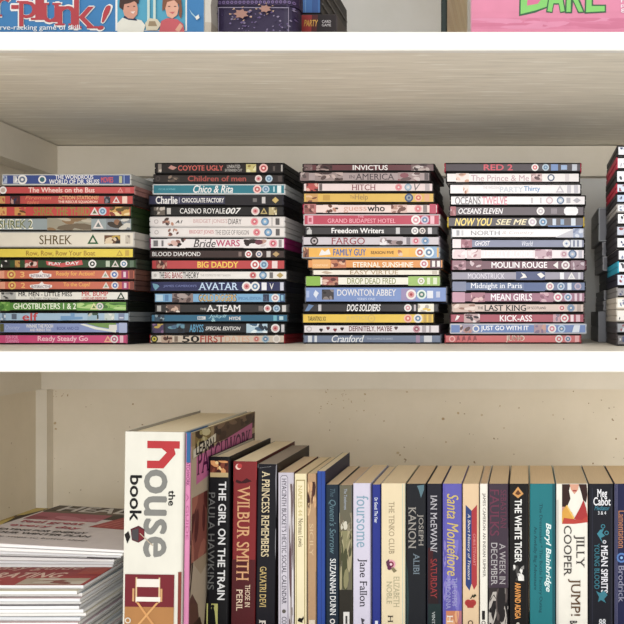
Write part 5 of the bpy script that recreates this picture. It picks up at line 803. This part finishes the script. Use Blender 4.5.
# purple patterned box with a dotted lid rim
pd = .95
cx = PX(254, pd); W = PX(298, pd) - PX(213, pd)
t = thing('trinket_box', 'purple floral fabric box with copper motifs beside the blue game box', 'box', (cx, PY(pd), ZUT + .0002))
b = MB(); r = .014; dp = .034; h = W / 2
def rrect(h, dp, r, e=0):
    o = []
    for (sx, cy, a0) in ((-1, r, math.pi), (1, r, 1.5 * math.pi), (1, dp - r, 0), (-1, dp - r, .5 * math.pi)):
        for i in range(6):
            a = a0 + math.pi / 2 * i / 5
            o.append((sx * (h - r) + (r + e) * math.cos(a), cy + (r + e) * math.sin(a)))
    return o
HB = PZ(6.5, pd) - ZUT
b.prism(rrect(h, dp, r), 0, HB, (50, 38, 72))
def m(a, bb, kk):
    x = PX(a, pd) - cx
    e = max(0, abs(x) - (h - r)); yy = r - math.sqrt(max(0, r * r - e * e))
    return (x, yy - .0001 - .00005 * kk, PZ(bb, pd) - ZUT)
rp = random.Random(8); its = []
for i in range(120):
    a, q = rp.uniform(215, 296), rp.uniform(8, 40); s = rp.uniform(.6, 1.8)
    its.append(('g', [(a - s, q), (a, q - s * .7), (a + s, q + rp.uniform(-.5, .5)), (a, q + s * .7)], rp.choice([(120, 104, 150), (52, 38, 78), (140, 128, 158), (100, 80, 130)])))
for q in (9,): its.append(('r', 220, 290, q, q + .7, (150, 140, 164)))
its += [('r', 220, 220.7, 9, 40, (150, 140, 164)), ('r', 289.4, 290, 9, 40, (150, 140, 164))]
for (a, q, s) in ((243, 16, 8), (267, 11, 6.5)):
    its.append(('g', [(a + s * (1 if i % 2 else .62) * math.cos(i * math.pi / 7), q + s * .62 * (1 if i % 2 else .7) * math.sin(i * math.pi / 7)) for i in range(14)], (168, 122, 108)))
    for i in range(7):
        an = math.pi * (.15 + i * .28); its.append(('g', [(a + s * 1.1 * math.cos(an), q + s * .75 * math.sin(an)), (a + s * 1.5 * math.cos(an + .1), q + s * .95 * math.sin(an + .1)), (a + s * 1.45 * math.cos(an - .15), q + s * .8 * math.sin(an - .15))], (196, 160, 130)))
marks(b, m, its, 1.0, 3)
b.build('box_body', M_CARD, t)
b = MB(); b.prism(rrect(h, dp, r, .0015), HB + .0004, HB + .022, (50, 34, 72))
def m2(a, bb, kk):
    x = PX(a, pd) - cx
    e = max(0, abs(x) - (h - r)); R2 = r + .0015; yy = r - math.sqrt(max(0, R2 * R2 - e * e))
    return (x, yy - .0001 - .00005 * kk, PZ(bb, pd) - ZUT)
marks(b, m2, [('d', 216 + 4.1 * i, 3.2, 1.5, ((132, 110, 160), (70, 48, 98))) for i in range(20)] + [('d', 217 + 4.1 * i, -6, 1.5, ((132, 110, 160), (70, 48, 98))) for i in range(20)], 1.0, 4)
b.build('lid', M_CARD, t)

# red and black card game box with a blue box on it
t, W, H = carton('card_game_box', 'red and black card game box with yellow title lying under the blue box', 'game box', 262, 337, 1.012, .11, ZUT, PZ(14.2, 1.012), (40, 30, 32), (84, 78, 80), [
    ('r', 290, 316, 10, 62, (168, 40, 40)), ('g', [(312, 14.6), (318, 14.6), (314, 62), (310, 62)], (90, 32, 34)), ('t', 'PARTY', 304, 318, 26.4, 20.2, (232, 176, 56), 'bi'), ('t', 'CARD', 322, 331, 23, 20.4, (206, 200, 200), 'b'), ('t', 'GAME', 322, 331, 26.6, 24, (206, 200, 200), 'b')], k=81)
t, W, H2 = carton('game_box', 'blue box with dark sides lying on the red and black card game box', 'box', 250, 321, 1.012, .148, PZ(14.2, 1.012) + .0006, PZ(14.2, 1.012) + .06, (44, 104, 172), (48, 46, 50), [
    ('r', 300, 300.8, -40, 14, (90, 140, 196)), ('r', 312, 318, -40, 14, (36, 84, 150)), ('r', 305, 306, -40, 14, (90, 140, 196))], k=82)
b = MB()
for i, zz in enumerate((.012, .026, .040)): b.box(W / 2 + .0001, W / 2 + .0011, .004, .144, zz, zz + .0022, (120, 118, 122))
b.build('side_seam', M_CARD, t)

# dark green edged tan wooden board
t = thing('game_board', 'tan planked board with a dark green front edge standing left of the pink box', 'board', (PX(444, 1.0), PY(1.0), ZUT + .0002))
b = MB(); b.box(-.0036, .0034, 0, .006, 0, .30, (24, 40, 34), 0, .001); b.build('front_edge', M_CARD, t)
b = MB()
for i in range(16):
    b.box(-.0034, .0032, .0062, .36, .0005 + i * .0187, .0005 + (i + 1) * .0187 - .0006, (232, 214, 180) if i % 2 else (238, 222, 190), 0, .0006)
b.build('plank_panel', col_mat('tan_wood', .55, noise=.10, nscale=(60, 6, 120)), t)

# pink box
carton('board_game_box', 'pink board game box with outlined green title letters', 'game box', 470.5, 760, .915, .07, ZUT, ZUT + .27, (222, 126, 160), (214, 150, 172), [
    ('p', 471, 758, 18, 29, [(214, 116, 152), (222, 134, 168), (206, 106, 142)], 30), ('r', 471, 758, -60, 12, (224, 128, 162)),
    ('g', [(519, 16.5), (519.5, -14), (540, -18), (552, -2), (548, 8), (535, 13)], (44, 96, 60)), ('g', [(520.6, 14.4), (521, -12), (539, -16), (550, -2), (546.5, 7), (534.5, 11)], (124, 206, 96)), ('g', [(527, 6), (528, -8), (537, -9), (542, -2), (538, 4)], (214, 100, 144)),
    ('g', [(546, 12.6), (551, -22), (560, -22), (566, 12.6), (560, 13.4), (558.5, 5), (554, 5), (552.5, 13.4)], (44, 96, 60)), ('g', [(547.4, 11.4), (552, -20), (559, -20), (564.6, 11.4), (560.6, 12.2), (559, 3.6), (553.4, 3.6), (551.8, 12.2)], (124, 206, 96)),
    ('g', [(565, 13.6), (566, -22), (578, -24), (583, -10), (579, -2), (585, 13), (578, 13.6), (573, 2), (572, 13.6)], (44, 96, 60)), ('g', [(566.4, 12.2), (567.2, -20), (577, -22), (581, -10), (577, -2), (583, 12), (578.8, 12.2), (573, 0), (570.8, 0), (570.6, 12.2)], (124, 206, 96)),
    ('g', [(584.5, 14), (585.5, -24), (604, -24), (604, -16), (593, -14), (593, -9), (602, -9), (602, -2), (593, -1), (593, 5), (606, 5), (606, 13)], (44, 96, 60)), ('g', [(586, 12.6), (586.8, -22), (602.6, -22), (602.6, -17.4), (591.6, -15), (591.6, -7.6), (600.6, -7.6), (600.6, -3.4), (591.6, -2.4), (591.6, 6.4), (604.6, 6.4), (604.6, 11.6)], (124, 206, 96)),
    ('t', 'For 2 or more', 621, 668, 3, -2, (246, 226, 234), 'b'), ('t', 'players aged', 621, 664, 8, 4, (246, 226, 234), 'b'), ('t', '8 to adult', 621, 656, 13, 9, (246, 226, 234), 'b')], k=91)
